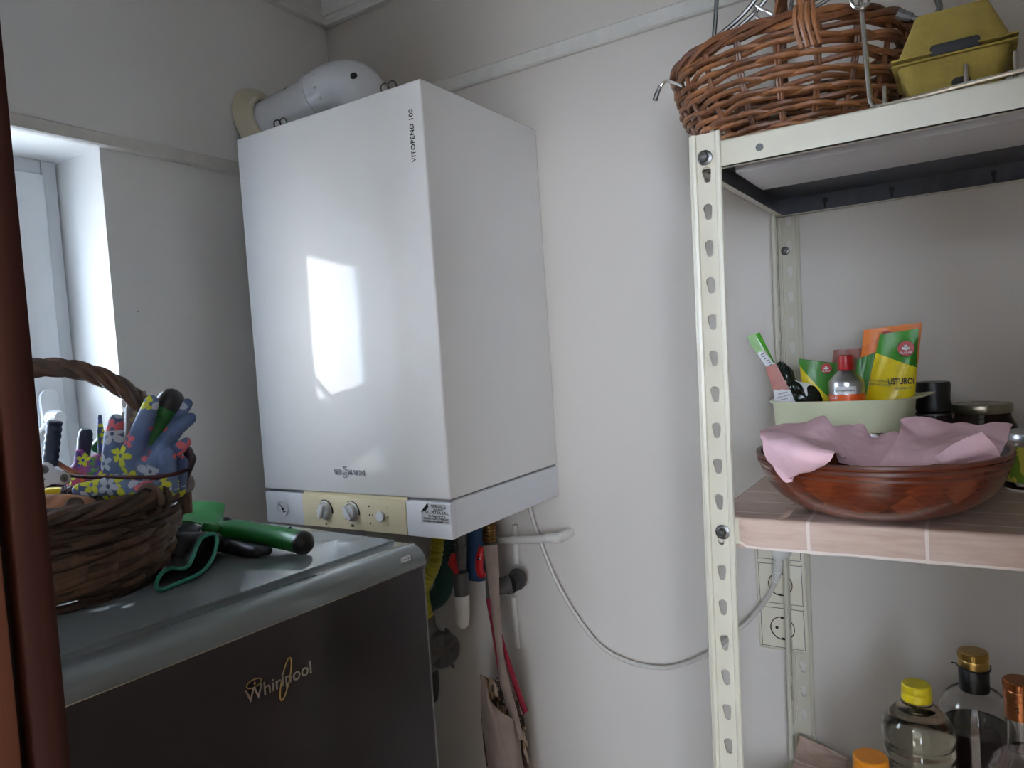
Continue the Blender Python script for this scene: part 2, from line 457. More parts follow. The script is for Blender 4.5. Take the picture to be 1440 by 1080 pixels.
def glass(name, tint=(1,1,1,1), rough=0.02, ior=1.45):
    t = NT(name); t.base(tint); t.set(Roughness=rough, IOR=ior, Transmission_Weight=1.0); return t.m
M_glass = glass('clear_glass'); M_pane = glass('window_glass', ior=1.05)
M_pet = glass('clear_pet', (0.97, 0.98, 0.96, 1), 0.03, 1.3)
M_oil = glass('pale_oil', (0.985, 0.965, 0.84, 1), 0.0, 1.33)
M_wine = glass('dark_wine', (0.05, 0.02, 0.03, 1), 0.0, 1.34)
M_water = glass('pale_spirit', (0.88, 0.88, 0.95, 1), 0.0, 1.33)

def pouch_mat(name, lo, hi, a, b, c, extra=None, var=0.08):
    # lo below / hi above the printed curve v = a + b u + c u^2
    t = NT(name); uv = t.sep(t.coord('UV'))
    y = t.math('ADD', t.math('ADD', t.math('MULTIPLY', uv[0], b), a), t.math('MULTIPLY', t.math('MULTIPLY', uv[0], uv[0]), c))
    m = t.math('GREATER_THAN', uv[1], y)
    col = t.mix(m, lo, hi)
    if extra:
        vo = t.n('ShaderNodeTexVoronoi'); vo.inputs['Scale'].default_value = extra[1]; t.l(t.coord('UV'), vo.inputs['Vector'])
        band = t.math('MULTIPLY', t.math('LESS_THAN', uv[1], extra[2]), t.math('LESS_THAN', vo.outputs['Distance'], 0.38))
        col = t.mix(band, col, extra[0])
    n = t.noise(t.coord(), 60, 3)
    t.base(col); t.set(Roughness=0.32); t.bump(n, 0.25, 0.003)
    return t.m

# ------------------------------------------------------------------ room shell
RX = 1.95; CZ = 2.45
WY0, WY1, WZ0, WZ1 = -1.10, -0.567, 1.35, 1.983      # reveal of the small window
struct('floor', B(-0.3, RX, -4.6, 0.0, -0.1, 0.0), M_floor)
struct('ceiling', B(-0.3, 3.6, -4.6, 0.12, CZ, CZ+0.1), M_ceil)
struct('wall_back', B(-0.3, RX+0.1, 0.0, 0.12, 0, CZ), M_wall)
bm = bmesh.new()
box(bm, -0.3, 0, -1.27, WY0, 0, CZ); box(bm, -0.3, 0, WY1, 0, 0, CZ); box(bm, -0.3, 0, WY0, WY1, 0, WZ0); box(bm, -0.3, 0, WY0, WY1, WZ1, CZ)
struct('wall_left', bm, M_wallL)
struct('wall_right', B(RX, RX+0.1, -1.27, 0, 0, CZ), M_hall)
bm = bmesh.new()
box(bm, 0, 0.93, -1.27, -1.15, 0, CZ); box(bm, 1.54, RX, -1.27, -1.15, 0, CZ); box(bm, 0.93, 1.54, -1.27, -1.15, 2.1, CZ)
struct('wall_front', bm, M_wall)
# adjoining room behind the camera, with an assumed window opening, unseen
bm = bmesh.new()
box(bm, -1.0, 3.6, -4.1, -4.0, 0, 1.0); box(bm, -1.0, 3.6, -4.1, -4.0, 2.45, 2.5)
box(bm, -1.0, 1.8, -4.1, -4.0, 1.0, 2.3); box(bm, 2.8, 3.6, -4.1, -4.0, 1.0, 2.45)
struct('wall_hall_far', bm, M_hall)
struct('wall_hall_right', B(3.5, 3.6, -4.0, -1.27, 0, CZ), M_hall)
struct('wall_hall_left', B(-1.0, -0.9, -4.0, -1.27, 0, CZ), M_hall)
struct('wall_hall_near_left', B(-0.9, -0.3, -1.27, -1.2, 0, CZ), M_hall)
struct('wall_hall_near_right', B(RX+0.1, 3.5, -1.27, -1.2, 0, CZ), M_hall)
struct('floor_hall', B(-1.0, 3.6, -4.1, -1.27, -0.099, 0.0005), M_floor)
# mouldings
def rail(name, axis, z0, z1, d, mat, a0, a1):
    bm = bmesh.new(); h = z1-z0
    prof = [(0, 0), (d*0.75, 0), (d, h*0.10), (d, h*0.22), (d*0.8, h*0.26), (d*0.8, h*0.92), (d*0.6, h), (0, h)]
    t = bmesh.new()
    A = []; Bv = []
    for q, z in prof:
        if axis == 'x': A.append(t.verts.new((a0, -q, z0+z))); Bv.append(t.verts.new((a1, -q, z0+z)))
        else: A.append(t.verts.new((q, a0, z0+z))); Bv.append(t.verts.new((q, a1, z0+z)))
    n = len(prof); t.faces.new(A); t.faces.new(Bv[::-1])
    for i in range(n): t.faces.new((A[i], Bv[i], Bv[(i+1) % n], A[(i+1) % n]))
    merge(bm, t); return struct(name, bm, mat)
rail('trim_1', 'x', 2.140, 2.170, 0.012, M_trim, 0.0, RX)
rail('trim_2', 'y', 1.983, 2.008, 0.014, M_trim, -1.15, 0.0)
rail('trim_3', 'x', 2.374, 2.45, 0.02, M_ceil, 0.0, RX)
rail('trim_4', 'x', 2.393, 2.45, 0.03, M_ceil, 0.0, RX)
rail('trim_5', 'y', 2.374, 2.45, 0.02, M_ceil, -1.15, 0.0)
# window
fx0, fx1 = -0.205, -0.14
win = bpy.data.objects.new('window_1', None); COL.objects.link(win); win['kind'] = 'structure'; win.location = (-0.17, -0.835, WZ0)
ROOTM['window_1'] = TR(-0.17, -0.835, WZ0)
def frame_bm(x0, x1, y0, y1, z0, z1, t, bev=0.003):
    bm = bmesh.new()
    box(bm, x0, x1, y0, y0+t, z0, z1, bev); box(bm, x0, x1, y1-t, y1, z0, z1, bev)
    box(bm, x0, x1, y0+t, y1-t, z0, z0+t, bev); box(bm, x0, x1, y0+t, y1-t, z1-t, z1, bev); return bm
obj('window_frame', frame_bm(fx0, fx1, WY0, WY1-0.004, WZ0, WZ1, 0.026), M_upvc, win)
sash = obj('window_sash', frame_bm(fx0+0.005, fx1+0.012, WY0+0.026, WY1-0.031, WZ0+0.027, WZ1-0.027, 0.066, 0.005), M_upvc, win)
obj('glazing_bead', frame_bm(fx1-0.02, fx1+0.006, WY0+0.09, WY1-0.095, WZ0+0.091, WZ1-0.091, 0.012, 0.002), M_upvc, win)
obj('window_pane', B(-0.18, -0.176, WY0+0.095, WY1-0.10, WZ0+0.096, WZ1-0.096), M_pane, win, smooth=False)
obj('window_sill', B(-0.14, 0.012, WY0, WY1, WZ0-0.001, WZ0+0.012, 0.003), M_upvc, win)
hx = fx1+0.012; hy, hz = -0.628, 1.520
bm = bmesh.new(); 
pl = []
for k in range(24):
    a = 2*PI*k/24; pl.append((0.0155*math.cos(a), 0.0155*math.sin(a) + (0.036 if math.sin(a) > 0 else -0.036)))
Mh = Matrix(((0,0,1,hx),(1,0,0,hy),(0,1,0,hz),(0,0,0,1)))
prism(bm, pl, Mh, 0, 0.010, 0.002)
obj('handle_plate', bm, M_upvc, win)
bm = bmesh.new(); lathe(bm, [(0, 0.008), (0.014, 0.008), (0.0135, 0.03), (0.010, 0.040), (0, 0.041)], 24, Mh)
lev = spline([(hx+0.032, hy, hz), (hx+0.036, hy-0.03, hz-0.025), (hx+0.036, hy-0.105, hz-0.10)], 6)
tube(bm, lev, [0.010]*6+[0.0095]*7, 12, flat=0.75)
obj('window_handle', bm, M_upvc, win)

# door jamb
dj = bpy.data.objects.new('door_1', None); COL.objects.link(dj); dj['kind'] = 'structure'; dj.location = (0.95, -1.2, 0); ROOTM['door_1'] = TR(0.95, -1.2, 0)
obj('door_jamb', B(0.925, 0.965, -1.157, -1.143, 0, 2.1, 0.004), M_jamb, dj)
obj('door_seal', B(0.93, 0.957, -1.1615, -1.156, 0, 2.1), M_rubber, dj)
obj('door_stop', B(0.925, 0.966, -1.30, -1.1612, 0, 2.1, 0.001), M_jamb2, dj, label='lighter orange-brown strip of the door frame')
obj('added_shade_leaf', B(1.42, 1.53, -1.235, -1.20, 0, 2.05, 0.003), M_jamb2, dj)  # unseen leaf, added to keep hall light off the wall behind the shelves
obj('door_head', B(0.965, 1.54, -1.30, -1.143, 2.05, 2.1), M_jamb, dj)
obj('door_jamb', B(1.51, 1.54, -1.30, -1.143, 0, 2.05), M_jamb, dj)

# ------------------------------------------------------------------ boiler
bx0, bx1, by, bz0, bz1, bzs = 0.1009, 0.5506, -0.3608, 1.286, 2.019, 1.3492
bo = thing('gas_boiler', 'white wall-hung gas boiler with cream control panel, hanging on the wall', 'boiler', ((bx0+bx1)/2, by/2, bz0))
obj('casing', B(bx0, bx1, by, -0.002, bzs+0.0015, bz1, 0.0035, 3), M_enamel, bo)
obj('casing_gap', B(bx0+0.006, bx1-0.006, by+0.007, -0.004, bzs-0.006, bzs+0.006), plain('recess_grey', rgb(120, 120, 124), 0.6), bo)
bm = bmesh.new()
xa, xb = px_on(427, 722, 1, by).x, px_on(572, 730, 1, by).x
box(bm, bx0+0.001, bx1-0.0008, by+0.012, -0.002, bz0, bzs-0.0015, 0.003)
box(bm, bx0+0.001, xa-0.0006, by-0.0005, by+0.014, bz0, bzs-0.0035, 0.0015)
box(bm, xb+0.0006, bx1-0.0008, by-0.0005, by+0.014, bz0, bzs-0.0035, 0.0015)
obj('lower_housing', bm, M_panel, bo)
bm = bmesh.new(); box(bm, xa, xb, by-0.0012, by+0.016, bz0+0.001, bzs-0.0045, 0.001); box(bm, xa, xb, by+0.004, by+0.012, bzs-0.006, bzs+0.0005)
cp = obj('control_panel', bm, M_cream, bo)
FY = by-0.0013
def front_disc(px, py, prof, seg=28, rx=1.0):
    p = px_on(px, py, 1, FY); M = align((p.x, FY, p.z), (p.x, FY-1, p.z)); return p, M
for k, (kx, ky, ang) in enumerate(((457, 718, -0.45), (494, 720, 0.62))):
    p, M = front_disc(kx, ky, None)
    kn = obj('dial_ring', L([(0.0170, -0.001), (0.0170, 0.0008), (0.0155, 0.0016), (0.0148, 0.0004), (0.0148, -0.001)], 32, M), M_panel, cp)
    bm = L([(0, 0.0015), (0.0135, 0.0015), (0.0135, 0.006), (0.0122, 0.008), (0, 0.0082)], 32, M)
    gm = M @ Matrix.Rotation(ang, 4, 'Z')
    box(bm, -0.0034, 0.0034, -0.0132, 0.0132, 0.006, 0.0135, 0.0015, M=gm)
    obj('control_knob', bm, M_panel, cp)
    bm = bmesh.new()   # printed scale arc, dots
    pts = [M @ Vector((0.0195*math.cos(a), 0.0195*math.sin(a), 0.0002)) for a in [PI*0.9*k_/14 - 0.4 for k_ in range(15)]]
    ctr = Vector((p.x, FY, p.z))
    pts = [ctr + Vector((0.0195*math.cos(a), -0.0003, 0.0195*math.sin(a))) for a in [2.0 - 2.2*k_/14 for k_ in range(15)]]
    tube(bm, pts, [0.0005+0.0009*k_/14 for k_ in range(15)], 6)
    for a in (3.9, 2.9): 
        c = ctr + Vector((0.0195*math.cos(a), 0, 0.0195*math.sin(a)))
        lathe(bm, [(0, 0.0004), (0.0014 if a > 3.5 else 0.0006, 0.0004), (0.0014 if a > 3.5 else 0.0006, -0.0002)], 12, align(c, c+Vector((0,-1,0))))
    merge(bm, text_bm('III' if k == 0 else 'IIII', 0.0065, ctr+Vector((0.001, -0.0003, -0.0245)), (1,0,0), (0,0,1), 0.0002))
    obj('dial_marking', bm, M_ink, cp)
p, M = front_disc(536, 726, None)
obj('push_button', L([(0, 0.006), (0.0075, 0.0058), (0.0088, 0.0045), (0.009, 0), (0.0, -0.001)], 28, M), M_panel, cp)
bm = bmesh.new()
for (qx, qy, r) in ((519, 712, .0016), (520, 724, .0016), (521, 736, .0016), (546, 738, .0008)):
    c = px_on(qx, qy, 1, FY); obj('indicator_light', L([(0, 0.0006), (r, 0.0005), (r, -0.0002)], 14, align(c, c+Vector((0,-1,0)))), M_ink, cp)
for (qx, qy, s_) in ((544, 713, '-'), (546, 726, 'o'), (524, 713, '-'), (524, 725, '8'), (525, 737, ':'), (549, 738, ':')):
    c = px_on(qx, qy, 1, FY-0.0003); merge(bm, text_bm(s_, 0.006, c, (1,0,0), (0,0,1), 0.0001))
obj('indicator_print', bm, M_ink, cp, kind='stuff')
# gauge
p, M = front_disc(397.5, 714.5, None)
ga = obj('pressure_gauge', L([(0, 0.0008), (0.0128, 0.0008), (0.0132, 0.0012), (0.0140, 0.0028), (0.0155, 0.0028), (0.0162, 0.0), (0.0162, -0.002)], 32, M), M_panel, bo)
bm = bmesh.new(); c = Vector((p.x, FY-0.0016, p.z))
tube(bm, [c+Vector((-0.008, 0, 0.009)), c+Vector((0.004, 0, -0.002))], [0.0004, 0.0010], 6); lathe(bm, [(0, 0.002), (0.0022, 0.002), (0.0022, 0)], 14, align(c+Vector((0.003,0,-0.001)), c+Vector((0.003,-1,-0.001))))
lathe(bm, [(0, 0.001), (0.0018, 0.001), (0.0018, 0)], 12, align(c+Vector((0.005,0,-0.006)), c+Vector((0.005,-1,-0.006))))
tube(bm, [c+Vector((0.003, 0, -0.006)), c+Vector((0.010, 0, -0.006))], 0.0005, 6)
for k in range(11):
    a = PI*1.25 - 1.5*PI*k/10; d = Vector((math.cos(a), 0, math.sin(a))); tube(bm, [c+d*0.0105, c+d*0.0122], 0.00025, 4)
obj('gauge_needle', bm, M_ink, ga)
# writing
lc = px_on(487, 664.5, 1, by-0.0008)
bm = text_bm('VIE', 0.0128, lc+Vector((-0.0205, 0, 0)), (1,0,0), (0,0,1), 0.0012, bold=0.0003, sx=1.05)
merge(bm, text_bm('MANN', 0.0128, lc+Vector((0.0235, 0, 0)), (1,0,0), (0,0,1), 0.0012, bold=0.0003, sx=1.05))
merge(bm, text_bm('S', 0.0138, lc+Vector((-0.003, 0, 0.0058)), (1,0,0), (0,0,1), 0.0012, bold=0.0003, sx=1.5))
merge(bm, text_bm('S', 0.0138, lc+Vector((-0.003, 0, -0.0052)), (1,0,0), (0,0,1), 0.0012, bold=0.0003, sx=1.5))
M_letter = plain('satin_letter', rgb(196, 200, 206), 0.25, 0.6, var=0.02)
obj('maker_lettering', bm, M_letter, bo, smooth=False)
c = (px_on(576.5, 153, 1, by-0.0003)+px_on(583.5, 228, 1, by-0.0003))/2
obj('model_lettering', text_bm('VITOPEND 100', 0.0118, c, (0,0,1), (-1,0,0), 0.0002, spacing=1.08, bold=0.0002), M_ink, bo, smooth=False)
# service sticker with a torn corner
a0 = px_on(592, 708, 1, FY-0.0002); a1 = px_on(635, 739, 1, FY-0.0002)
sx0, sx1, sz1, sz0 = a0.x-0.001, a1.x, a0.z+0.0005, px_on(592, 735, 1, FY).z
Ms = Matrix(((1,0,0,0),(0,0,-1,FY+0.0004),(0,1,0,0),(0,0,0,1)))
bm = bmesh.new(); prism(bm, [(sx0, sz0), (sx1, sz0), (sx1, sz1), (sx0+0.013, sz1), (sx0, sz1-0.0135)], Ms, -0.0001, 0.0003)
st = obj('service_sticker', bm, M_sticker, bo, smooth=False)
bm = bmesh.new(); cx_ = (sx0+sx1)/2; hh = sz1-sz0
for s_, z_, sz_, dx in (('SERVICE', .86, .0085, .006), ('AUTORIZAT', .71, .0036, .006), ('S.C. PETRA S.R.L.', .56, .0068, .003), ('Str. Nagua nr 47 A', .39, .0045, .002), ('Tel. 0261715299, 0748025691', .25, .0043, 0), ('VALABILITATE APARAT 2013', .11, .0043, 0)):
    merge(bm, text_bm(s_, sz_, (cx_+dx, FY-0.0004, sz0+hh*z_), (1,0,0), (0,0,1), 0.0001, bold=0.0001))
obj('sticker_lettering', bm, M_ink, st, smooth=False)
bm = bmesh.new(); prism(bm, [(sx0-0.0005, sz1-0.0150), (sx0+0.0145, sz1+0.0008), (sx0+0.0155, sz1-0.006), (sx0+0.010, sz1-0.0115)], Ms, 0.0, 0.0016)
obj('torn_sticker_corner', bm, M_ink, bo, smooth=False)
# clips on top
for (qx, qy) in ((393, 170), (545, 118)):
    c = px_on(qx, qy, 1, by+0.012); c.z = bz1; bm = bmesh.new()
    for dx in (-0.008, 0.008):
        tube(bm, spline([c+Vector((dx-0.008, 0.004, 0)), c+Vector((dx-0.007, 0, 0.011)), c+Vector((dx, -0.001, 0.015)), c+Vector((dx+0.008, 0, 0.012)), c+Vector((dx+0.009, 0.004, 0))], 4), 0.0012, 6)
    tube(bm, [c+Vector((-0.028, 0, 0.001)), c+Vector((-0.012, 0, 0.002))], 0.0012, 6)
    obj('wire_clip', bm, M_black, bo)
# flue
fy = -0.198
fl = thing('flue_pipe', 'white round flue pipe bending from the boiler top to the left wall', 'pipe', (0.296, fy, bz1))
pw = Vector((0.0, -0.212, 2.099)); pe = Vector((0.185, -0.197, 2.128))
obj('pipe', TB([pw, pe], 0.0445, 36, cap=False), M_flue, fl)
bm = bmesh.new()
arc = spline([Vector((0.165, -0.199, 2.125)), Vector((0.205, -0.197, 2.132)), Vector((0.245, -0.196, 2.127)), Vector((0.278, -0.195, 2.103)), Vector((0.294, -0.195, 2.062)), Vector((0.296, -0.195, 2.019))], 7)
tube(bm, arc, 0.0485, 40, cap=True)
tube(bm, [arc[0]+(arc[1]-arc[0])*t_ for t_ in (-0.5, 0.3)], 0.0503, 40)
obj('elbow', bm, M_flue, fl)
c = Vector((0.276, fy, 2.103)); d = Vector((0.42, -0.80, 0.42)).normalized()
bm = L([(0, 0.0015), (0.0065, 0.001), (0.007, -0.002)], 20, align(c+d*0.0482, c+d*0.06)); obj('test_port', bm, M_black, fl)
for k in range(3):
    c = Vector((0.195+0.004*k, fy, 2.131)); d = Vector((0, -0.9, 0.35-0.5*k)).normalized()
    obj('moulded_dot', L([(0, 0.001), (0.0025, 0.001), (0.003, -0.001)], 12, align(c+d*0.0482, c+d*0.06)), M_whitepl, fl)
c = Vector((0.105, -0.204, 2.116)); d = Vector((0.1, -0.75, 0.62)).normalized()
bm = bmesh.new(); cc = c+d*0.0450; t_ = Vector((1, 0.0, 0.22)).normalized(); u_ = d.cross(t_)
tube(bm, [cc-t_*0.008, cc+t_*0.001, cc-u_*0.002, cc+t_*0.003+u_*0.001, cc+t_*0.008], 0.0005, 4); obj('flow_mark', bm, M_ink, fl)
Mx = align(pw, pe)
bm = L([(0.0465, 0.0), (0.078, 0.001), (0.081, 0.004), (0.077, 0.010), (0.066, 0.016), (0.056, 0.020), (0.0515, 0.028), (0.0475, 0.029), (0.0465, 0.0)], 40, Mx)
co = obj('wall_collar', bm, M_escut, fl)

# ------------------------------------------------------------------ fridge
TH = -math.radians(4.3)
fr = thing('refrigerator', 'grey refrigerator in the left foreground with a wicker basket on it', 'refrigerator', (0.3148, -0.7743, 0), TH)
hx_, hy_, FT = 0.2925, 0.275, 1.3275
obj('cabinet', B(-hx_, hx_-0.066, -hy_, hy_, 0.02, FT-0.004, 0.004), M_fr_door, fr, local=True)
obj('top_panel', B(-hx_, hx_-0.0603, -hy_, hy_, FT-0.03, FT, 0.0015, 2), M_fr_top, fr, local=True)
obj('door_gasket', B(hx_-0.066, hx_-0.050, -hy_+0.004, hy_-0.004, 0.06, FT-0.016), M_rubber, fr, local=True)
prof = []
x0, x1 = hx_-0.0575, hx_
for k in range(9):
    a = PI/2 - PI/2*k/8; prof.append((x1-0.022+0.022*math.cos(a), FT-0.001-0.022+0.022*math.sin(a)))
ZS = FT-0.0268
def door_prism(pf):
    t = bmesh.new(); A = [t.verts.new((x, -hy_, z)) for x, z in pf]; Bv = [t.verts.new((x, hy_, z)) for x, z in pf]
    t.faces.new(A); t.faces.new(Bv[::-1])
    for i in range(len(pf)): t.faces.new((A[i], Bv[i], Bv[(i+1) % len(pf)], A[(i+1) % len(pf)]))
    bmesh.ops.bevel(t, geom=[e for e in t.edges if abs(abs(e.verts[0].co.y)-hy_) < 1e-5 and abs(e.verts[0].co.y-e.verts[1].co.y) < 1e-5 and not (abs(e.verts[0].co.z-ZS) < 1e-5 and abs(e.verts[1].co.z-ZS) < 1e-5)], offset=0.010, segments=4, profile=0.5, affect='EDGES', clamp_overlap=True)
    return t
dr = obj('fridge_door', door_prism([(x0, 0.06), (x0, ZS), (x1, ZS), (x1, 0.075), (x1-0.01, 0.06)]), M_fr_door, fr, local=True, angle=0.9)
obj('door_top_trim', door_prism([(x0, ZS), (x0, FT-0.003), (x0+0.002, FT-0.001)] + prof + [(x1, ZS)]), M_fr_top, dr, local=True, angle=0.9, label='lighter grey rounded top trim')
obj('door_trim_line', B(hx_-0.001, hx_+0.0005, -hy_+0.004, hy_-0.010, FT-0.0275, FT-0.0262), M_chrome, dr, local=True)
# logo (local frame: reading direction is +y, normal +x)
ly, lz = 0.0, 0
cL = px_on(391, 958, 0, 0.607); loc = ROOTM['refrigerator'].inverted() @ cL
bm = text_bm('Whirlpool', 0.0205, (hx_+0.0012, loc.y, loc.z), (0,1,0), (0,0,1), 0.0009, bold=0.0002)
obj('maker_lettering', bm, M_chrome, dr, smooth=False, local=True)
bm = bmesh.new()
cc = Vector((hx_+0.0010, loc.y+0.008, loc.z)); ax1 = Vector((0, 0.35, 1)).normalized(); ax2 = Vector((0, 1, -0.35)).normalized()
tube(bm, [cc+ax1*0.0225*math.cos(a)+ax2*0.0052*math.sin(a) for a in [2*PI*k/32 for k in range(32)]], 0.0007, 6, closed=True)
cc = Vector((hx_+0.0010, loc.y-0.031, loc.z+0.011))
tube(bm, [cc+Vector((0, 0.009*math.cos(a), 0.0042*math.sin(a))) for a in [2*PI*k/24 for k in range(24)]], 0.0006, 6, closed=True)
merge(bm, text_bm('6', 0.006, cc+Vector((0,0.001,0)), (0,1,0), (0,0,1), 0.0004))
obj('logo_swoosh', bm, M_gold, dr, local=True)
cB = ROOTM['refrigerator'].inverted() @ px_on(571, 786, 0, 0.625)
bm = bmesh.new(); box(bm, hx_-0.0005, hx_+0.0012, cB.y-0.0085, cB.y+0.0085, cB.z-0.0035, cB.z+0.0035, 0.0005); bd = obj('door_badge', bm, M_sticker, dr, local=True)
obj('badge_lettering', text_bm('+ 6TH', 0.0055, (hx_+0.0014, cB.y, cB.z), (0,1,0), (0,0,1), 0.0002), M_ink, dr, smooth=False, local=True)

# ------------------------------------------------------------------ baskets
def ring_pts(cx, cy, a, b, z, n, f=None, ph=0.0, arc=(0, 1)):
    out = []
    for k in range(n+1 if arc != (0, 1) else n):
        t_ = 2*PI*(arc[0]+(arc[1]-arc[0])*k/n); dr_, dz = f(t_, k) if f else (0, 0)
        out.append(Vector((cx+(a+dr_)*math.cos(t_), cy+(b+dr_)*math.sin(t_), z+dz)))
    return out
# dark basket on the fridge
FCX, FCY = 0.315, -0.838
bk = thing('wicker_basket', 'dark brown wicker basket with arched handle on top of the fridge', 'basket', (FCX, FCY, FT))
H = 0.105
def fr_r(h): return 0.108 + 0.034*min(1, h/H)**0.8
random.seed(3)
bm = bmesh.new(); lathe(bm, [(0, 0.006), (0.105, 0.006), (0.109, 0.0005), (0, 0.0005)], 40, TR(FCX, FCY, FT)); obj('basket_base', bm, M_bark_b, bk)
nst = 22
bm = bmesh.new()
for k in range(nst):
    a = 2*PI*k/nst
    tube(bm, [Vector((FCX+(fr_r(h)-0.004)*math.cos(a), FCY+(fr_r(h)-0.004)*math.sin(a), FT+0.003+h)) for h in [H*j/6 for j in range(7)]], 0.004, 6)
obj('basket_stakes', bm, M_bark_b, bk, kind='stuff')
rows = 13
for i in range(rows):          # inner rows, woven in and out of the stakes
    h = 0.005+H*i/rows; ph = PI*(i % 2)
    f = lambda t_, k, ph=ph, i=i: (0.0038*math.sin(t_*nst/2+ph)-0.002, 0.0025*math.sin(t_*3+i)+0.0012*noise.noise(Vector((t_*4, i, 0))))
    obj('willow_rod', TB(ring_pts(FCX, FCY, fr_r(h), fr_r(h), FT+h+0.003, 110, f), 0.0048, 6, closed=True, flat=0.8), M_bark_b, bk)
for i in range(34):            # outer slanting strips
    h0 = -0.006 + (H-0.034)*((i*0.618) % 1); a0_ = random.random(); ln = 0.22+0.16*random.random(); rise = 0.026+0.018*random.random()
    n = 46
    pts = []; rr = []
    for k in range(n+1):
        s_ = k/n; t_ = 2*PI*(a0_+ln*s_); h = h0+rise*s_; e = math.sin(PI*s_)
        h = max(h, 0.003); rad = fr_r(h)+0.0022+0.0036*math.sin(t_*nst/2+i*PI) * 0.8 - 0.006*(1-min(1, e*4))
        pts.append(Vector((FCX+rad*math.cos(t_), FCY+rad*math.sin(t_), FT+0.004+h+0.0015*noise.noise(Vector((t_*5, i*3.1, 0))))))
        rr.append((0.0052+0.0012*noise.noise(Vector((t_*3, i, 5))))*(0.35+0.65*min(1, e*3)))
    obj('willow_strip', TB(pts, rr, 7, flat=0.55), M_bark_a if i % 3 else M_bark_b, bk)
for i in range(4):             # rim strands, plaited
    f = lambda t_, k, i=i: (0.006*math.cos(t_*9+i*PI/2)+0.004, 0.006*math.sin(t_*9+i*PI/2)+0.002*noise.noise(Vector((t_*3, i, 0))))
    obj('rim_strand', TB(ring_pts(FCX, FCY, fr_r(H), fr_r(H), FT+H+0.006, 120, f), 0.0058, 7, closed=True), M_bark_a if i % 2 else M_bark_b, bk)
# handle arch (twisted strands), along the image-parallel diameter
hd = Vector((0.62, 0.785, 0)).normalized(); top = 1.600
def arch(s_):
    a = PI*s_; return Vector((FCX, FCY, 0)) + hd*(-fr_r(H)*0.99*math.cos(a)) + Vector((0, 0, FT+H-0.03 + (top-FT-H+0.03)*math.sin(a)**0.8))
n = 90
base = [arch(k/n) for k in range(n+1)]; T_, N_ = frames(base)
for i in range(4):
    ph = i*PI/2; tw = 9
    bm = bmesh.new()
    tube(bm, [base[k] + (N_[k]*math.cos(tw*2*PI*k/n/2+ph) + T_[k].cross(N_[k])*math.sin(tw*2*PI*k/n/2+ph))*0.0062 for k in range(n+1)], 0.0062, 7)
    obj('handle_strand', bm, M_bark_a if i != 2 else M_bark_b, bk)
# binding loop at the near right rim
c = px_on(252, 700, 2, FT+H+0.005)
er = Vector((c.x-FCX, c.y-FCY, 0)).normalized(); c0 = Vector((FCX, FCY, FT+H+0.005))+er*fr_r(H)
for dd in (-0.008, 0.006):
    tt = Vector((-er.y, er.x, 0))
    obj('binding_strand', TB([c0+tt*dd+er*0.0145*math.cos(a)+Vector((0,0,0.016*math.sin(a))) for a in [2*PI*k/20 for k in range(20)]], 0.0042, 7, closed=True), M_bark_a, bk)

# chestnut basket on the top shelf
SZ = 1.8025
TCX, TCY = 1.076, -0.262; RH = 0.125
bk2 = thing('wicker_basket', 'orange-brown open-weave willow basket on the top shelf', 'basket', (TCX, TCY, SZ))
def tb(h):
    s_ = min(1, h/RH); return 0.092+0.050*math.sin(s_*PI/2)**0.9, 0.086+0.050*math.sin(s_*PI/2)**0.9
bm = bmesh.new()
nst = 20
for k in range(nst):
    a = 2*PI*(k+0.3)/nst; 
    for off in (-0.012, 0.012):
        tube(bm, [Vector((TCX+tb(h)[0]*math.cos(a+off), TCY+tb(h)[1]*math.sin(a+off), SZ+0.002+h)) for h in [RH*j/8 for j in range(9)]], 0.0024, 6)
obj('basket_stakes', bm, M_wil_b, bk2, kind='stuff')
bm = bmesh.new(); 
for k in range(-7, 8):
    y = k*0.011; x = math.sqrt(max(0, 0.088**2-y*y*1.2)); tube(bm, [Vector((TCX-x, TCY+y, SZ+0.004)), Vector((TCX+x, TCY+y, SZ+0.004))], 0.0036, 6)
obj('basket_base', bm, M_wil_b, bk2, kind='stuff')
rows = 21
for i in range(rows):
    h = 0.004+(RH-0.010)*i/(rows-1); a_, b_ = tb(h); lo = 2 if i < 4 else 1
    f = lambda t_, k, i=i: (0.0046*math.sin((t_/(2*PI)*nst-0.3)*PI+PI/2+PI*(i % 2)), 0.0032*math.sin(t_*2+i*2.1)+0.0028*noise.noise(Vector((math.cos(t_)*2, math.sin(t_)*2, i*1.3))))
    obj('willow_rod', TB(ring_pts(TCX, TCY, a_, b_, SZ+0.003+h, 120, f), 0.0034, 6, closed=True), (M_wil_a, M_wil_b, M_wil_a)[i % 3], bk2)
for i in range(3):
    a_, b_ = tb(RH)
    f = lambda t_, k, i=i: (0.0052*math.cos(t_*7+i*2*PI/3)+0.001, 0.0052*math.sin(t_*7+i*2*PI/3))
    obj('rim_strand', TB(ring_pts(TCX, TCY, a_, b_, SZ+RH+0.004, 120, f), 0.0042, 7, closed=True), M_wil_a if i % 2 else M_wil_b, bk2)
pA = px_on(1150, 22, 1, TCY-0.128); pA = Vector((TCX+0.045, TCY-0.128, SZ+RH)); pBk = Vector((TCX-0.035, TCY+0.133, SZ+RH))
mid_ = (pA+pBk)/2; 
def arch2(s_):
    a = PI*s_; return mid_ + (pA-mid_)*math.cos(a) + Vector((0, 0, -0.012+0.17*math.sin(a)**0.85))
n = 80; base = [arch2(k/n) for k in range(n+1)]; T_, N_ = frames(base)
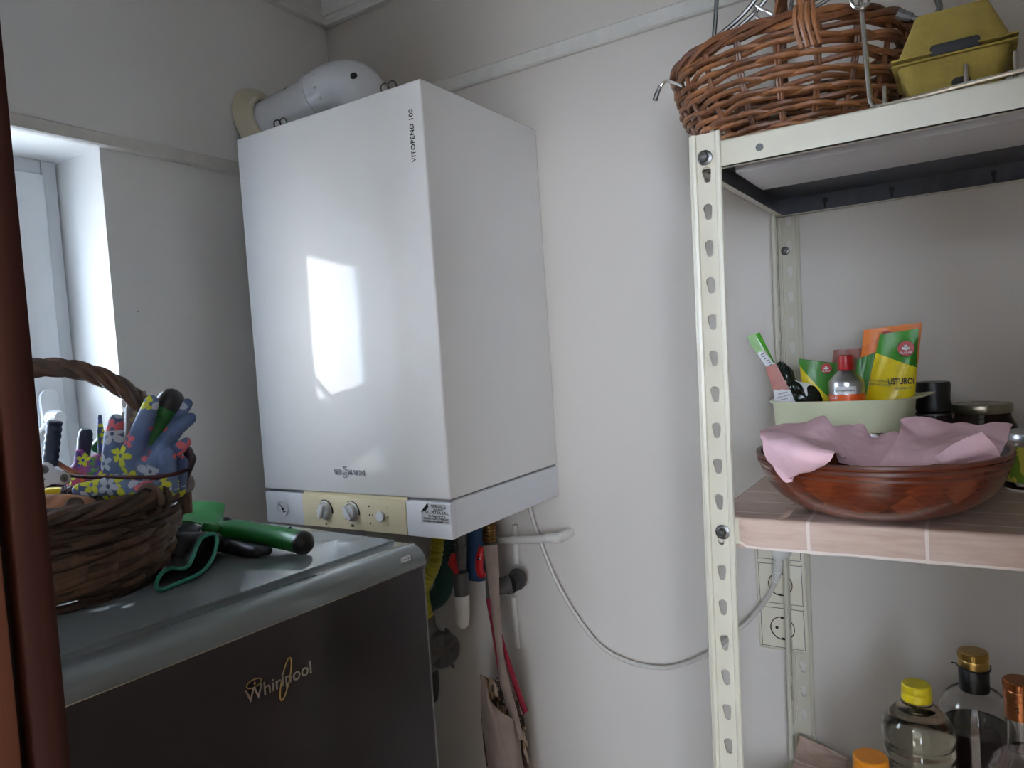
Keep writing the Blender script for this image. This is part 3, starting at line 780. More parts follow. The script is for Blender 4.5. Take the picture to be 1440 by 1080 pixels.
for i in range(4):
    obj('handle_strand', TB([base[k] + (N_[k]*math.cos(8*PI*k/n+i*PI/2) + T_[k].cross(N_[k])*math.sin(8*PI*k/n+i*PI/2))*0.0048 for k in range(n+1)], 0.0048, 7), M_wil_b if i % 2 else M_wil_a, bk2)
bm = bmesh.new()
for dx in (-0.009, -0.003, 0.003, 0.009):
    tube(bm, spline([pA+Vector((dx*0.6, 0.010, 0.018)), pA+Vector((dx, -0.008, 0.014)), pA+Vector((dx*1.1, -0.012, -0.006)), pA+Vector((dx*1.1+0.004, -0.004, -0.030))], 5), 0.0026, 6)
obj('handle_binding', bm, M_wil_a, bk2)

# ------------------------------------------------------------------ shelving unit
shel = thing('shelving_unit', 'white enamelled steel shelving unit with slotted posts at the right', 'shelving', (1.38, -0.22, 0))
SX0, SX1, SYF, SYB = 1.000, 1.80, -0.442, -0.006
PW = 0.034; PITCH = 0.0418
def slot_outline():
    o = []
    for k in range(9): a = -0.25 + (PI+0.5)*k/8; o.append((0.0052*math.cos(a), 0.0042+0.0052*math.sin(a)))
    for k in range(9): a = PI-0.1 + (PI+0.2)*k/8; o.append((0.0008+0.0036*math.cos(a), -0.0058+0.0036*math.sin(a)))
    return o
def slotted(bm, W, ztop, zbot, z_ref, thick, M):
    # flat strip in local xz with slots, x in 0..W, extruded along local y 0..thick
    k0 = math.ceil((zbot-z_ref)/PITCH); k1 = math.floor((ztop-z_ref)/PITCH)
    t = bmesh.new(); out = slot_outline()
    def plate(z0, z1, holez):
        e = []
        def loop(ps):
            vs = [t.verts.new((x, 0, z)) for x, z in ps]; return [t.edges.new((vs[i], vs[(i+1) % len(vs)])) for i in range(len(vs))]
        e += loop([(0.005, z0), (W-0.005, z0), (W-0.005, z1), (0.005, z1)])
        if holez is not None: e += loop([(W/2+x, holez+z) for x, z in out])
        bmesh.ops.triangle_fill(t, edges=e, use_beauty=True, use_dissolve=False)
    zz = zbot
    for k in range(k0, k1+1):
        zc = z_ref+k*PITCH; z1 = min(zc+PITCH/2, ztop)
        if zc-0.012 < zz or zc+0.012 > z1: continue
        plate(zz, z1, zc); zz = z1
    if zz < ztop-1e-4: plate(zz, ztop, None)
    bmesh.ops.remove_doubles(t, verts=t.verts[:], dist=1e-6)
    bmesh.ops.recalc_face_normals(t, faces=t.faces)
    bmesh.ops.solidify(t, geom=t.faces[:], thickness=thick)
    # stiffening beads at both edges
    for x in (0.0032, W-0.0032):
        tube(t, [Vector((x, -0.0002, zbot)), Vector((x, -0.0002, ztop))], 0.0036, 8)
    merge(bm, t, M)
def post(front, left):
    z0, z1 = 0.0, (1.8125 if front else 1.80)
    bm = bmesh.new()
    sgn = 1 if left else -1; xe = SX0 if left else SX1
    yy = SYF-0.0045 if front else SYB
    M1 = Matrix(((sgn,0,0,xe),(0,1,0,yy),(0,0,1,0),(0,0,0,1)))
    slotted(bm, PW, z1, z0, 1.3065, 0.0013, M1)
    ys = 1 if front else -1
    M2 = Matrix(((0,1,0,xe+sgn*0.0005),(ys,0,0,yy),(0,0,1,0),(0,0,0,1)))
    slotted(bm, PW, z1, z0, 1.3065+PITCH/2, 0.0013, M2)
    for v in bm.verts: v.co.x += (v.co.z-1.80)*0.018
    return obj('post', bm, M_shelf, shel, angle=0.5, recalc=False)
for fr_ in (True, False):
    for lf in (True, False): post(fr_, lf)
def board(zt, lip=0.030, name='shelf_board', mat=M_shelf):
    bm = bmesh.new(); x0, x1, y0, y1 = SX0+0.002, SX1-0.002, SYF, SYB-0.004; t_ = 0.0012
    x0 += (zt-1.8)*0.018*0.6
    box(bm, x0, x1, y0, y1, zt-t_, zt, 0.0003)
    box(bm, x0, x1, y0, y0+t_, zt-lip, zt); box(bm, x0, x1, y1-t_, y1, zt-lip, zt)
    box(bm, x0, x0+t_, y0, y1, zt-lip, zt); box(bm, x1-t_, x1, y0, y1, zt-lip, zt)
    # returned flanges
    box(bm, x0, x1, y0, y0+0.009, zt-lip, zt-lip+t_); box(bm, x0, x1, y1-0.012, y1, zt-lip, zt-lip+t_); box(bm, x0, x0+0.010, y0, y1, zt-lip, zt-lip+t_)
    o = obj(name, bm, mat, shel, smooth=False)
    bm = bmesh.new(); yc = (y0+y1)/2
    box(bm, x0+0.030, x1-0.030, y0+0.058, y0+0.190, zt-0.027, zt-t_-0.0006, 0.003); obj('stiffener', bm, M_shelf_in, shel)
    bm = bmesh.new(); e_ = 0.0004  # thin darker skins over the underside and inner lips
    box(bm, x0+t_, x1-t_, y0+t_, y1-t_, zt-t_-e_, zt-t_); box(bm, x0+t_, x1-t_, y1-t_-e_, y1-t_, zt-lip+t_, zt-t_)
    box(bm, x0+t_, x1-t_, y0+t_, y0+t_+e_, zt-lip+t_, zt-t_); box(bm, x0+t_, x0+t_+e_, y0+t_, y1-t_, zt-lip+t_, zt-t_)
    obj('shelf_underside', bm, M_under, shel, smooth=False, label='dark grey underside and inner lips of the shelf board')
    return o
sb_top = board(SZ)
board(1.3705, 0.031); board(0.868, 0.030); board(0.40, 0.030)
def bolt(c, d, r=0.0085):
    d = Vector(d); M = align(c, Vector(c)+d); bm = bmesh.new()
    lathe(bm, [(0, 0.0004), (r, 0), (r, 0.0012), (r*0.78, 0.0022), (0, 0.0022)], 24, M)
    lathe(bm, [(0, 0.002), (r*0.62, 0.002), (r*0.62, 0.0055), (r*0.5, 0.0066), (0, 0.0066)], 6, M)
    lathe(bm, [(0, 0.0066), (r*0.28, 0.0066), (r*0.28, 0.0085), (0, 0.009)], 12, M)
    obj('bolt', bm, M_steel, shel)
bolt(px_on(991.5, 222, 1, SYF-0.0055), (0,-1,0)); bolt(px_on(1016.5, 748, 1, SYF-0.0055), (0,-1,0)); bolt(px_on(1104, 353, 1, SYB-0.0015), (0,-1,0), 0.007)
c = px_on(1068, 207, 1, SYF-0.0003); obj('lip_hole', L([(0, 0.0002), (0.0042, 0.0002), (0.0042, -0.0002)], 20, align(c, c+Vector((0,-1,0)))), M_inkgrey, shel)
for xx in (1.075, 1.17, 1.30):
    c = Vector((xx, SYB-0.0062, SZ-0.013)); bm = bmesh.new()
    pl = [(0.0042*math.cos(a), 0.0042*math.sin(a)) for a in [-1.1+(PI+2.2)*k/12 for k in range(13)]] + [(-0.0019, -0.012), (0.0019, -0.012)]
    prism(bm, pl, Matrix(((1,0,0,c.x),(0,0,-1,c.y),(0,1,0,c.z),(0,0,0,1))), -0.0002, 0.0005); obj('keyhole', bm, M_gap, shel)

# printed oilcloths
def oilcloth(zt, x0, drop, name, label, corner=None):
    prof = [Vector((0, SYB-0.008, zt+0.0016))]
    for k in range(1, 12): prof.append(Vector((0, SYB-0.008+(SYF+0.012-SYB)*k/11, zt+0.0016)))
    for k in range(6):
        a = PI/2*k/5; prof.append(Vector((0, SYF-0.001-0.0045*math.sin(a)+0.002, zt-0.003+0.0046*math.cos(a))))
    for k in range(1, 6): prof.append(Vector((0, SYF-0.0042, zt-0.004-(drop-0.004)*k/5)))
    n = 60; rows_ = []
    for i in range(n+1):
        x = x0 + (SX1-0.03-x0)*i/n; R_ = []
        for j, p in enumerate(prof):
            q = Vector((x, p.y, p.z)); u = noise.noise(Vector((x*9, p.y*9, 1.3)))
            if j < 12: q.z += max(0, u)*0.0025
            else: q.y -= max(0, noise.noise(Vector((x*14, p.z*20, 4))))*0.0025
            if j == len(prof)-1: q.z += 0.0012*noise.noise(Vector((x*30, 0, 0)))
            if x < SX0+PW+0.001 and j > 11: q.y = max(q.y, SYF-0.0012) 
            if x < SX0+PW+0.001 and q.y < SYF+0.004: q.y += 0.0025
            R_.append(q)
        rows_.append(R_)
    bm = bmesh.new(); V = [[bm.verts.new(q) for q in R_] for R_ in rows_]
    for i in range(n):
        for j in range(len(prof)-1): bm.faces.new((V[i][j], V[i+1][j], V[i+1][j+1], V[i][j+1]))
    bmesh.ops.recalc_face_normals(bm, faces=bm.faces); bmesh.ops.solidify(bm, geom=bm.faces[:], thickness=0.0008)
    return bm
oc = thing('shelf_cover', 'pinkish tile-print oilcloth covering the middle shelf under the wooden bowl', 'cloth', (1.38, -0.22, 1.3705))
obj('cloth_sheet', oilcloth(1.3705, SX0+0.001, 0.033, '', ''), M_cloth, oc, recalc=False)
f0 = [px_on(q[0], q[1], 2, 1.3735+dz) for q, dz in (((1094, 730), 0.0), ((1104, 717), 0.005), ((1118, 707), 0.006), ((1135, 705), 0.002))]
g0 = [p+Vector((0.010, 0.012, 0.0015)) for p in f0]
obj('lifted_crease', patch([f0, g0], 5, 3, thick=0.0008), M_cloth, oc)
oc2 = thing('shelf_cover', 'tile-print oilcloth with an upturned corner on the lowest shelf', 'cloth', (1.38, -0.22, 0.868))
obj('cloth_sheet', oilcloth(0.868, SX0+0.004, 0.03, '', ''), M_cloth, oc2, recalc=False)
a_ = [px_on(1114, 1079, 1, -0.10), px_on(1120, 1055, 1, -0.055), px_on(1125, 1034, 1, -0.03)]
b_ = [px_on(1150, 1079, 1, -0.08), px_on(1148, 1062, 1, -0.04), px_on(1147, 1044, 1, -0.022)]
c_ = [px_on(1190, 1079, 1, -0.06), px_on(1190, 1070, 1, -0.035), px_on(1196, 1066, 1, -0.02)]
obj('upturned_corner', patch([a_, b_, c_], 6, 6, thick=0.0008), M_cloth, oc2)

# ------------------------------------------------------------------ wire rack and egg carton on the top shelf
def wire(name_parent, pts, r, mat=M_chrome, name='wire', n=6, seg=8, raw=False):
    return obj(name, TB(pts if raw else spline(pts, n), r, seg), mat, name_parent)
wr = thing('wire_rack', 'chrome wire rack with rubber-tipped hooks leaning over the top-shelf basket', 'rack', (1.22, -0.43, SZ))
Y0 = SYF+0.004
w0 = px_on(1205, -60, 1, Y0); w1 = px_on(1222, 128, 1, Y0); w1b = px_on(1226, 146, 1, Y0); w2 = px_on(1240, 149, 1, Y0); w3 = px_on(1440, 98, 1, Y0)
d_ = (w3-w2); w4 = w2+d_*1.6
wire(wr, [w0, (w0+w1)/2, w1, w1b+Vector((-0.0005,0,0.001)), w2, (w2+w3)/2, w3, w4], 0.0026, name='frame_wire')
w0b = w0+Vector((0, 0.05, 0))
for qx in (1244, 1359, 1429):
    p = px_on(qx, 149-(qx-1240)*0.255, 1, Y0); r_ = Vector((0, 0.0045, 0))
    obj('peg', TB([p+r_+Vector((0,0,-0.004)), p+r_+Vector((0,0,0.020))], 0.0023, 8), M_chrome, wr)
Yb = -0.30
wire(wr, [px_on(1010, -40, 1, Yb), px_on(1005, 40, 1, Yb), px_on(1000, 72, 1, Yb)], 0.0029, M_steel, 'upright_wire')
wire(wr, [px_on(1002, 52, 1, Yb), px_on(1010, 50, 1, Yb), px_on(1040, 25, 1, Yb), px_on(1062, 0, 1, Yb), px_on(1085, -30, 1, Yb)], 0.0030, M_steel, 'brace_wire')
wire(wr, [px_on(1002, 62, 1, Yb), px_on(1014, 60, 1, Yb), px_on(1046, 32, 1, Yb), px_on(1070, 8, 1, Yb), px_on(1090, -20, 1, Yb)], 0.0030, M_steel, 'brace_wire')
obj('link_loop', TB(spline([px_on(*q, 1, Yb-0.005) for q in ((1062, 8), (1070, 12), (1086, 20), (1084, 28), (1076, 33), (1064, 22))], 4, True), 0.0019, 7, closed=True), M_chrome, wr)
Yc = -0.36
wire(wr, [px_on(1120, -40, 1, Yc), px_on(1112, 10, 1, Yc), px_on(1108, 26, 1, Yc)], 0.0022, M_steel, 'upright_wire')
wire(wr, [px_on(1112, 9, 1, Yc), px_on(1125, 9, 1, Yc), px_on(1150, -2, 1, Yc), px_on(1170, -14, 1, Yc)], 0.0022, M_steel, 'brace_wire')
wire(wr, [px_on(1110, 21, 1, Yc), px_on(1130, 17, 1, Yc), px_on(1155, 5, 1, Yc), px_on(1180, -12, 1, Yc)], 0.0022, M_steel, 'brace_wire')
obj('link_loop', TB(spline([px_on(*q, 1, Y0-0.006) for q in ((1197, 2), (1204, 11), (1216, 9), (1222, 0), (1214, -10), (1200, -8))], 4, True), 0.0019, 7, closed=True), M_chrome, wr)
# right hook
hp = [px_on(1330, -14, 1, -0.40), px_on(1322, 6, 1, -0.40), px_on(1312, 22, 1, -0.40), px_on(1290, 27, 1, -0.40), px_on(1270, 22, 1, -0.40)]
hp = [px_on(*q, 1, -0.40) for q in ((1300, -20), (1316, -4), (1321, 12), (1311, 24), (1292, 27), (1270, 21))]
wire(wr, hp, 0.0030, M_steel, 'hook_wire')
wire(wr, [hp[-1]+(hp[-2]-hp[-1])*0.55, hp[-1], hp[-1]-(hp[-2]-hp[-1])*0.35], [0.0045]*6+[0.0052]*6+[0.005], M_castgrey, 'rubber_tip')
# left hook sticking out of the basket
hp = [px_on(*q, 1, -0.36) for q in ((960, 121), (950, 117), (938, 114), (930, 120), (925, 132))]
wire(wr, hp, 0.0021, M_chrome, 'hook_wire')
wire(wr, [px_on(*q, 1, -0.37) for q in ((929, 121), (924, 132), (921, 141))], [0.0026]*6+[0.0034]*6+[0.0036], M_castgrey, 'rubber_tip')

eg = thing('egg_carton', 'olive-yellow moulded pulp egg carton on the right end of the top shelf', 'egg carton', (1.26, -0.33, SZ))
ex0, ex1, ey0, ey1 = px_on(1258, 100, 1, -0.415).x, px_on(1428, 60, 1, -0.415).x, -0.425, -0.325
def carton_half(z0, z1, w0, w1, sc):   # boxy half with cell scallops; bottom ring size w0, top ring w1 (insets)
    bm = bmesh.new(); n = 72; rings = []
    levels = 7
    for j in range(levels+1):
        s_ = j/levels; z = z0+(z1-z0)*s_; ins = w0+(w1-w0)*s_; R_ = []
        hx2, hy2 = (ex1-ex0)/2-ins, (ey1-ey0)/2-ins
        for k in range(n):
            a = 2*PI*k/n; c_, s2 = math.cos(a), math.sin(a); ee = 2/9
            x = hx2*math.copysign(abs(c_)**ee, c_); y = hy2*math.copysign(abs(s2)**ee, s2)
            sca = sc*s_*math.exp(-((abs(x)/hx2-0.34)/0.09)**2) if sc else 0
            f_ = 1-sca*0.0
            yy = y*(1-sca)
            R_.append(bm.verts.new(((ex0+ex1)/2+x, (ey0+ey1)/2+yy, z)))
        rings.append(R_)
    for A_, B_ in zip(rings, rings[1:]):
        for k in range(n): bm.faces.new((A_[k], A_[(k+1) % n], B_[(k+1) % n], B_[k]))
    bm.faces.new(rings[-1])
    return bm
zm = SZ+0.040
b1 = carton_half(zm, SZ+0.001, 0.002, 0.013, 0.30); 
obj('carton_base', b1, M_pulp, eg)
b2 = carton_half(zm+0.003, zm+0.050, 0.001, 0.019, 0.0)
Rt = TR((ex0+ex1)/2, ey1, zm) @ Matrix.Rotation(math.radians(-1), 4, 'X') @ TR(-(ex0+ex1)/2, -ey1, -zm)
b2.transform(Rt); obj('carton_lid', b2, M_pulp, eg)
bm = bmesh.new()
box(bm, ex0-0.002, ex1+0.002, ey0-0.0025, ey1+0.002, zm-0.001, zm+0.0012, 0.0005)
obj('carton_flange', bm, M_pulp, eg)
bm = bmesh.new(); box(bm, ex0-0.0025, ex1+0.0025, ey0-0.003, ey1+0.002, zm+0.0025, zm+0.0045, 0.0005); bm.transform(Rt); obj('lid_flange', bm, M_pulp, eg)
bm = bmesh.new(); xm = px_on(1342, 50, 1, ey0).x
box(bm, xm-0.021, xm+0.021, ey0-0.0034, ey0+0.012, zm+0.0008, zm+0.0125, 0.003); obj('latch_slot', bm, M_gap, eg)
bm = bmesh.new(); box(bm, xm-0.004, xm+0.012, ey0+0.0015, ey0+0.02, SZ+0.006, SZ+0.018, 0.004); obj('base_notch', bm, M_gap, eg)

# ------------------------------------------------------------------ middle shelf things
MZ = 1.3735
# nested bamboo bowls
BX, BY, BR, BZ = 1.170, -0.372, 0.1235, 1.441
for i in range(3):
    up_ = 0.0065*i; rr = BR + (0.0, 0.003, 0.004)[i]
    lab = ('reddish bamboo bowl, undermost of the three nested bowls on the shelf', 'reddish bamboo bowl in the middle of the three nested bowls', 'reddish bamboo bowl, topmost of the nest, lined with pink paper')[i]
    z0 = MZ + 0.0045*i*1.35; 
    bw = thing('wooden_bowl', lab, 'bowl', (BX, BY, z0), 0, 'nested bamboo bowls on the middle shelf')
    zr = BZ-0.013+up_ - z0
    out = []
    for k in range(13):
        s_ = k/12; out.append((0.045+(rr-0.045)*math.sin(s_*PI/2)**0.85 * (1.0), 0.0+zr*(1-math.cos(s_*PI/2))**0.82))
    inn = [(max(r_-0.0032, 0.0), z_+0.0030) for r_, z_ in out]
    prof = [(0, 0)]+out+[(rr+0.001, zr+0.001), (rr-0.0003, zr+0.0030), (rr-0.003, zr+0.0030)]+inn[::-1][1:]+[(0, 0.003)]
    t = bmesh.new(); lathe(t, prof, 64)
    obj('bowl_body', t, M_bowl, bw, local=True, angle=0.9)
    t = bmesh.new(); lathe(t, [(rr-0.0015, zr-0.0012), (rr+0.0022, zr-0.0008), (rr+0.0026, zr+0.0012), (rr+0.0018, zr+0.0034), (rr-0.0022, zr+0.0036)], 64, close=True)
    obj('bowl_rim', t, M_bowlrim, bw, local=True)
# pink tissue sheets
def bowl_r(z):
    best = BR
    for k in range(13):
        s_ = k/12; zz = MZ + (BZ-0.013-MZ)*(1-math.cos(s_*PI/2))**0.82
        if zz >= z: return 0.045+(BR-0.045)*math.sin(s_*PI/2)**0.85
    return BR+0.006
def px_bowl(px, py, off):            # nearest point in front of the bowl's outer wall along the sight line
    t = 0.6; d = (_f*FPX + RI*(px-720) - UP*(py-540))/FPX
    while t < 1.2:
        p = CAM+d*t
        if math.hypot(p.x-BX, p.y-BY) < bowl_r(p.z)+off: return p
        t += 0.001
    return CAM+d*0.87
pt = thing('paper_napkin', 'pale pink tissue paper hanging over the left rim of the bowl', 'napkin', (BX-0.08, BY, BZ))
pb = px_bowl
ctrl = [[pb(1122, 664, .005), pb(1116, 671, .006), pb(1106, 679, .007), pb(1090, 664, .008), pb(1078, 648, .009)],
        [pb(1150, 655, .006), pb(1134, 656, .010), pb(1118, 657, .012), pb(1095, 645, .012), pb(1073, 632, .011)],
        [pb(1176, 640, .004), pb(1150, 636, .012), pb(1125, 632, .014), pb(1098, 622, .010), pb(1069, 612, .008)],
        [px_on(1194, 643, 1, -0.43), px_on(1178, 628, 1, -0.44), px_on(1150, 616, 1, -0.44), px_on(1122, 602, 1, -0.42), px_on(1073, 604, 1, -0.37)],
        [px_on(1206, 650, 1, -0.40), px_on(1190, 632, 1, -0.40), px_on(1166, 600, 1, -0.39), px_on(1153, 588, 1, -0.36), px_on(1112, 603, 1, -0.33)]]
obj('paper_sheet', patch(ctrl, 12, 12, amp=0.0022, freq=21, seed=1, thick=0.0004), M_paper, pt, recalc=False)
ctrl = [[px_on(1160, 600, 1, -0.34), px_on(1185, 598, 1, -0.31), px_on(1212, 597, 1, -0.30), px_on(1228, 614, 1, -0.30), px_on(1240, 612, 1, -0.31)],
        [px_on(1172, 628, 1, -0.37), px_on(1195, 625, 1, -0.36), px_on(1215, 625, 1, -0.35), px_on(1232, 626, 1, -0.35), px_on(1262, 608, 1, -0.35)],
        [px_on(1180, 650, 1, -0.40), px_on(1200, 655, 1, -0.40), px_on(1222, 655, 1, -0.40), px_on(1240, 655, 1, -0.40), px_on(1268, 655, 1, -0.40)]]
obj('inner_fold', patch(ctrl, 8, 10, amp=0.0012, freq=45, seed=5, thick=0.0004), M_paper, pt, recalc=False)
pt2 = thing('paper_napkin', 'pale pink tissue paper standing up with square corner at the right of the bowl', 'napkin', (BX+0.07, BY, BZ))
ctrl = [[px_on(1268, 592, 1, -0.33), px_on(1276, 587, 1, -0.31), px_on(1330, 592, 1, -0.30), px_on(1385, 596, 1, -0.31), px_on(1425, 600, 1, -0.33)],
        [px_on(1264, 612, 1, -0.36), px_on(1285, 612, 1, -0.34), px_on(1330, 615, 1, -0.33), px_on(1380, 616, 1, -0.35), px_on(1416, 618, 1, -0.36)],
        [px_on(1250, 635, 1, -0.40), px_on(1290, 632, 1, -0.38), px_on(1330, 634, 1, -0.38), px_on(1375, 633, 1, -0.38), px_on(1408, 636, 1, -0.39)],
        [px_on(1235, 655, 1, -0.41), px_on(1290, 656, 1, -0.40), px_on(1330, 656, 1, -0.40), px_on(1370, 656, 1, -0.40), px_on(1395, 652, 1, -0.40)]]
obj('paper_sheet', patch(ctrl, 14, 12, amp=0.0024, freq=19, seed=9, thick=0.0004), M_paper, pt2, recalc=False)
ctrl = [[px_on(1312, 643, 1, -0.415), px_on(1345, 622, 1, -0.42), px_on(1381, 607, 1, -0.425)],
        [px_on(1325, 650, 1, -0.425), px_on(1360, 638, 1, -0.43), px_on(1400, 628, 1, -0.425)],
        [px_on(1335, 655, 1, -0.42), px_on(1370, 655, 1, -0.42), px_on(1408, 645, 1, -0.42)]]
obj('front_fold', patch(ctrl, 8, 8, amp=0.0008, freq=45, seed=3, thick=0.0004), M_paper, pt2, recalc=False)

# cream tub
tz = 1.485; tcx, tcy = 1.106, -0.150
tu = thing('plastic_tub', 'cream plastic tub with pouring lip, holding seed packets behind the bowl', 'tub', (tcx, tcy, MZ))
def tub_ring(bm, a, b, z, n=56, ex=3.6, lip=0.0):
    R_ = []
    for k in range(n):
        t_ = 2*PI*k/n; c_, s_ = math.cos(t_), math.sin(t_)
        x = a*math.copysign(abs(c_)**(2/ex), c_); y = b*math.copysign(abs(s_)**(2/ex), s_)
        if lip and x > 0: x += lip*max(0, 1-abs(y)/(0.035))
        R_.append(bm.verts.new((tcx+x, tcy+y, z + (0.004*max(0, 1-abs(y)/0.035) if lip and x > 0 else 0))))
    return R_
bm = bmesh.new(); RR = []
A_, B_ = 0.0905, 0.072
for (da, z, lp) in ((-0.014, MZ+0.0008, 0), (-0.008, MZ+0.004, 0), (-0.004, MZ+0.03, 0), (0, tz-0.006, 0), (0.001, tz-0.003, 0), (0.004, tz-0.003, 0.018), (0.0045, tz, 0.02), (-0.001, tz, 0.017), (-0.002, tz-0.006, 0), (-0.008, MZ+0.03, 0), (-0.014, MZ+0.005, 0)):
    RR.append(tub_ring(bm, A_+da, B_+da, z, lip=lp))
for P_, Q_ in zip(RR, RR[1:]):
    n = len(P_)
    for k in range(n): bm.faces.new((P_[k], P_[(k+1) % n], Q_[(k+1) % n], Q_[k]))
bm.faces.new(RR[0][::-1]); bm.faces.new(RR[-1])
obj('tub_body', bm, M_tub, tu, angle=0.8)

def pouch(root, corners, thick, mat, name='packet_body', nu=10, nv=12, bulge=1.0):
    # corners: TL, TR, BR, BL world points; a filled foil packet with flat sealed top
    TL, TR_, BR_, BL = [Vector(c) for c in corners]
    bm = bmesh.new(); uvl = bm.loops.layers.uv.new('UVMap')
    nn = (TR_-TL).cross(BL-TL).normalized()
    if nn.y > 0: nn = -nn
    G = []
    for side in (1, -1):
        g = []
        for i in range(nu+1):
            r_ = []
            for j in range(nv+1):
                u, v = i/nu, j/nv
                p = (TL*(1-u)+TR_*u)*(1-v) + (BL*(1-u)+BR_*u)*v
                b_ = thick/2*(math.sin(PI*u)**0.5 if 0 < u < 1 else 0)*min(1, max(0, (v-0.10))*2.0)
                w_ = 0.0012*math.sin(u*9+v*5) + 0.0016*noise.noise(p*60)
                r_.append(bm.verts.new(p + nn*(side*(b_+0.0004)+w_*bulge)))
            g.append(r_)
        for i in range(nu):
            for j in range(nv):
                f = bm.faces.new((g[i][j], g[i+1][j], g[i+1][j+1], g[i][j+1]))
                for l_, (a, b) in zip(f.loops, ((i,j),(i+1,j),(i+1,j+1),(i,j+1))): l_[uvl].uv = (a/nu, 1-b/nv)
        G.append(g)
    def stitch(a, b):
        for k in range(len(a)-1): bm.faces.new((a[k], a[k+1], b[k+1], b[k]))
    g, h = G
    stitch(g[0], h[0]); stitch(g[-1], h[-1]); stitch([c[0] for c in g], [c[0] for c in h]); stitch([c[-1] for c in g], [c[-1] for c in h])
    obj(name, bm, mat, root, angle=1.2)
    return nn
def emblem(root, c, nn, r):
    c = Vector(c); nn = Vector(nn)
    M = align(c, c+nn)
    obj('emblem', L([(0, 0.0006), (r*0.96, 0.0005), (r, -0.0014)], 28, M), M_red, root)
    xd = Vector((0,0,1)).cross(nn); xd = (xd if xd.x > 0 else -xd).normalized(); yd = nn.cross(xd); yd = yd if yd.z > 0 else -yd
    bm = bmesh.new(); cc = c+nn*0.0010
    for (dx, dy, q) in ((0, 0.30, 0.24), (-0.30, 0.02, 0.22), (0.30, 0.02, 0.22), (0, -0.1, 0.2)):
        o_ = cc+xd*dx*r+yd*dy*r; prism(bm, [(q*r*math.cos(a)*(1.0 if k % 2 else 0.7), q*r*math.sin(a)*(1.0 if k % 2 else 0.7)) for k, a in enumerate([2*PI*k/8 for k in range(8)])], align(o_, o_+nn), -0.0002, 0.0003)
    for s_, z_ in (('PLAFAR', -0.55),): merge(bm, text_bm(s_, r*0.42, cc+yd*z_*r+nn*0.0002, xd, yd, 0.0001))
    obj('emblem_print', bm, M_whitelabel, root, smooth=False)
GREEN_ = rgb(55, 140, 30); YELL_ = rgb(232, 208, 20)
M_p1 = pouch_mat('packet_green_yellow', YELL_, GREEN_, 0.83, -0.17, 0.0, (rgb(190, 110, 80), 14, 0.13))
M_p2 = pouch_mat('packet_orange', rgb(232, 190, 40), rgb(226, 120, 35), 0.30, 0.35, 0.0, (rgb(215, 110, 30), 9, 0.9))
M_p3 = pouch_mat('packet_green', rgb(200, 180, 30), rgb(48, 118, 28), 0.92, -0.8, 0.2)
M_p4 = plain('brown_foil', rgb(140, 88, 76), 0.35, var=0.25, scale=60, bump=0.3, bscale=60)
yb = -0.135
s1 = thing('seed_packet', 'green and yellow packet lettered USTUROI standing tallest in the cream tub', 'packet', px_on(1245, 575, 1, yb))
y1 = -0.165
cs = [px_on(1238, 470, 1, y1+0.012), px_on(1292, 462, 1, y1+0.012), px_on(1283, 622, 1, y1), px_on(1202, 622, 1, y1)]
nn = pouch(s1, cs, 0.022, M_p1)
emblem(s1, px_on(1274, 490, 1, y1-0.006), nn, 0.0105)
up_ = Vector((0.0, 0.1, 1))
bm = text_bm('USTUROI', 0.0112, px_on(1267, 536.5, 1, y1-0.0135), (1, 0.02, 0.0), (0, 0, 1), 0.0003, bold=0.00025, sx=0.68); obj('packet_lettering', bm, M_ink, s1, smooth=False)
bm = text_bm('GRANULAT', 0.0050, px_on(1270, 546, 1, y1-0.0138), (1, 0.02, 0), (0, 0, 1), 0.0002, sx=0.8)
merge(bm, text_bm('CU VITAMINA C', 0.0040, px_on(1236, 536, 1, y1-0.0125), (1, 0, -0.12), (0.12, 0, 1), 0.0002)); merge(bm, text_bm('100% NATURAL', 0.0040, px_on(1236, 541, 1, y1-0.0128), (1, 0, -0.12), (0.12, 0, 1), 0.0002))
obj('packet_lettering', bm, M_inkgrey, s1, smooth=False)
obj('packet_lettering', text_bm('Fuegos', 0.0068, px_on(1274, 515, 1, y1-0.0125), (1, 0.02, 0), (0, 0, 1), 0.0002), M_capyellow, s1, smooth=False)
s2 = thing('seed_packet', 'orange packet with a red emblem behind the USTUROI packet', 'packet', px_on(1255, 575, 1, -0.11))
y2 = -0.125
cs = [px_on(1215, 464, 1, y2), px_on(1297, 453, 1, y2), px_on(1280, 615, 1, y2), px_on(1198, 615, 1, y2)]
nn = pouch(s2, cs, 0.016, M_p2)
emblem(s2, px_on(1247, 474, 1, y2-0.007), nn, 0.0088)
s3 = thing('seed_packet', 'green packet with red emblem lying slanted in the cream tub', 'packet', px_on(1170, 575, 1, -0.12))
y3 = -0.13
cs = [px_on(1123, 504, 1, y3), px_on(1188, 512, 1, y3), px_on(1200, 575, 1, y3), px_on(1140, 590, 1, y3)]; cs[2].z -= 0.035; cs[3].z -= 0.035
nn = pouch(s3, cs, 0.014, M_p3)
emblem(s3, px_on(1162, 518, 1, y3-0.007), nn, 0.0075)
s3b = thing('seed_packet', 'dark green packet wedged between red-capped tube and USTUROI packet', 'packet', px_on(1215, 575, 1, -0.14))
cs = [px_on(1205, 505, 1, -0.145), px_on(1232, 495, 1, -0.145), px_on(1226, 575, 1, -0.145), px_on(1200, 575, 1, -0.145)]; cs[2].z -= 0.035; cs[3].z -= 0.035
pouch(s3b, cs, 0.010, pouch_mat('packet_dark_green', rgb(40, 100, 30), rgb(45, 110, 35), 0.5, 0, 0))
s4 = thing('foil_packet', 'brown foil packet standing at the back of the cream tub', 'packet', px_on(1190, 575, 1, -0.10))
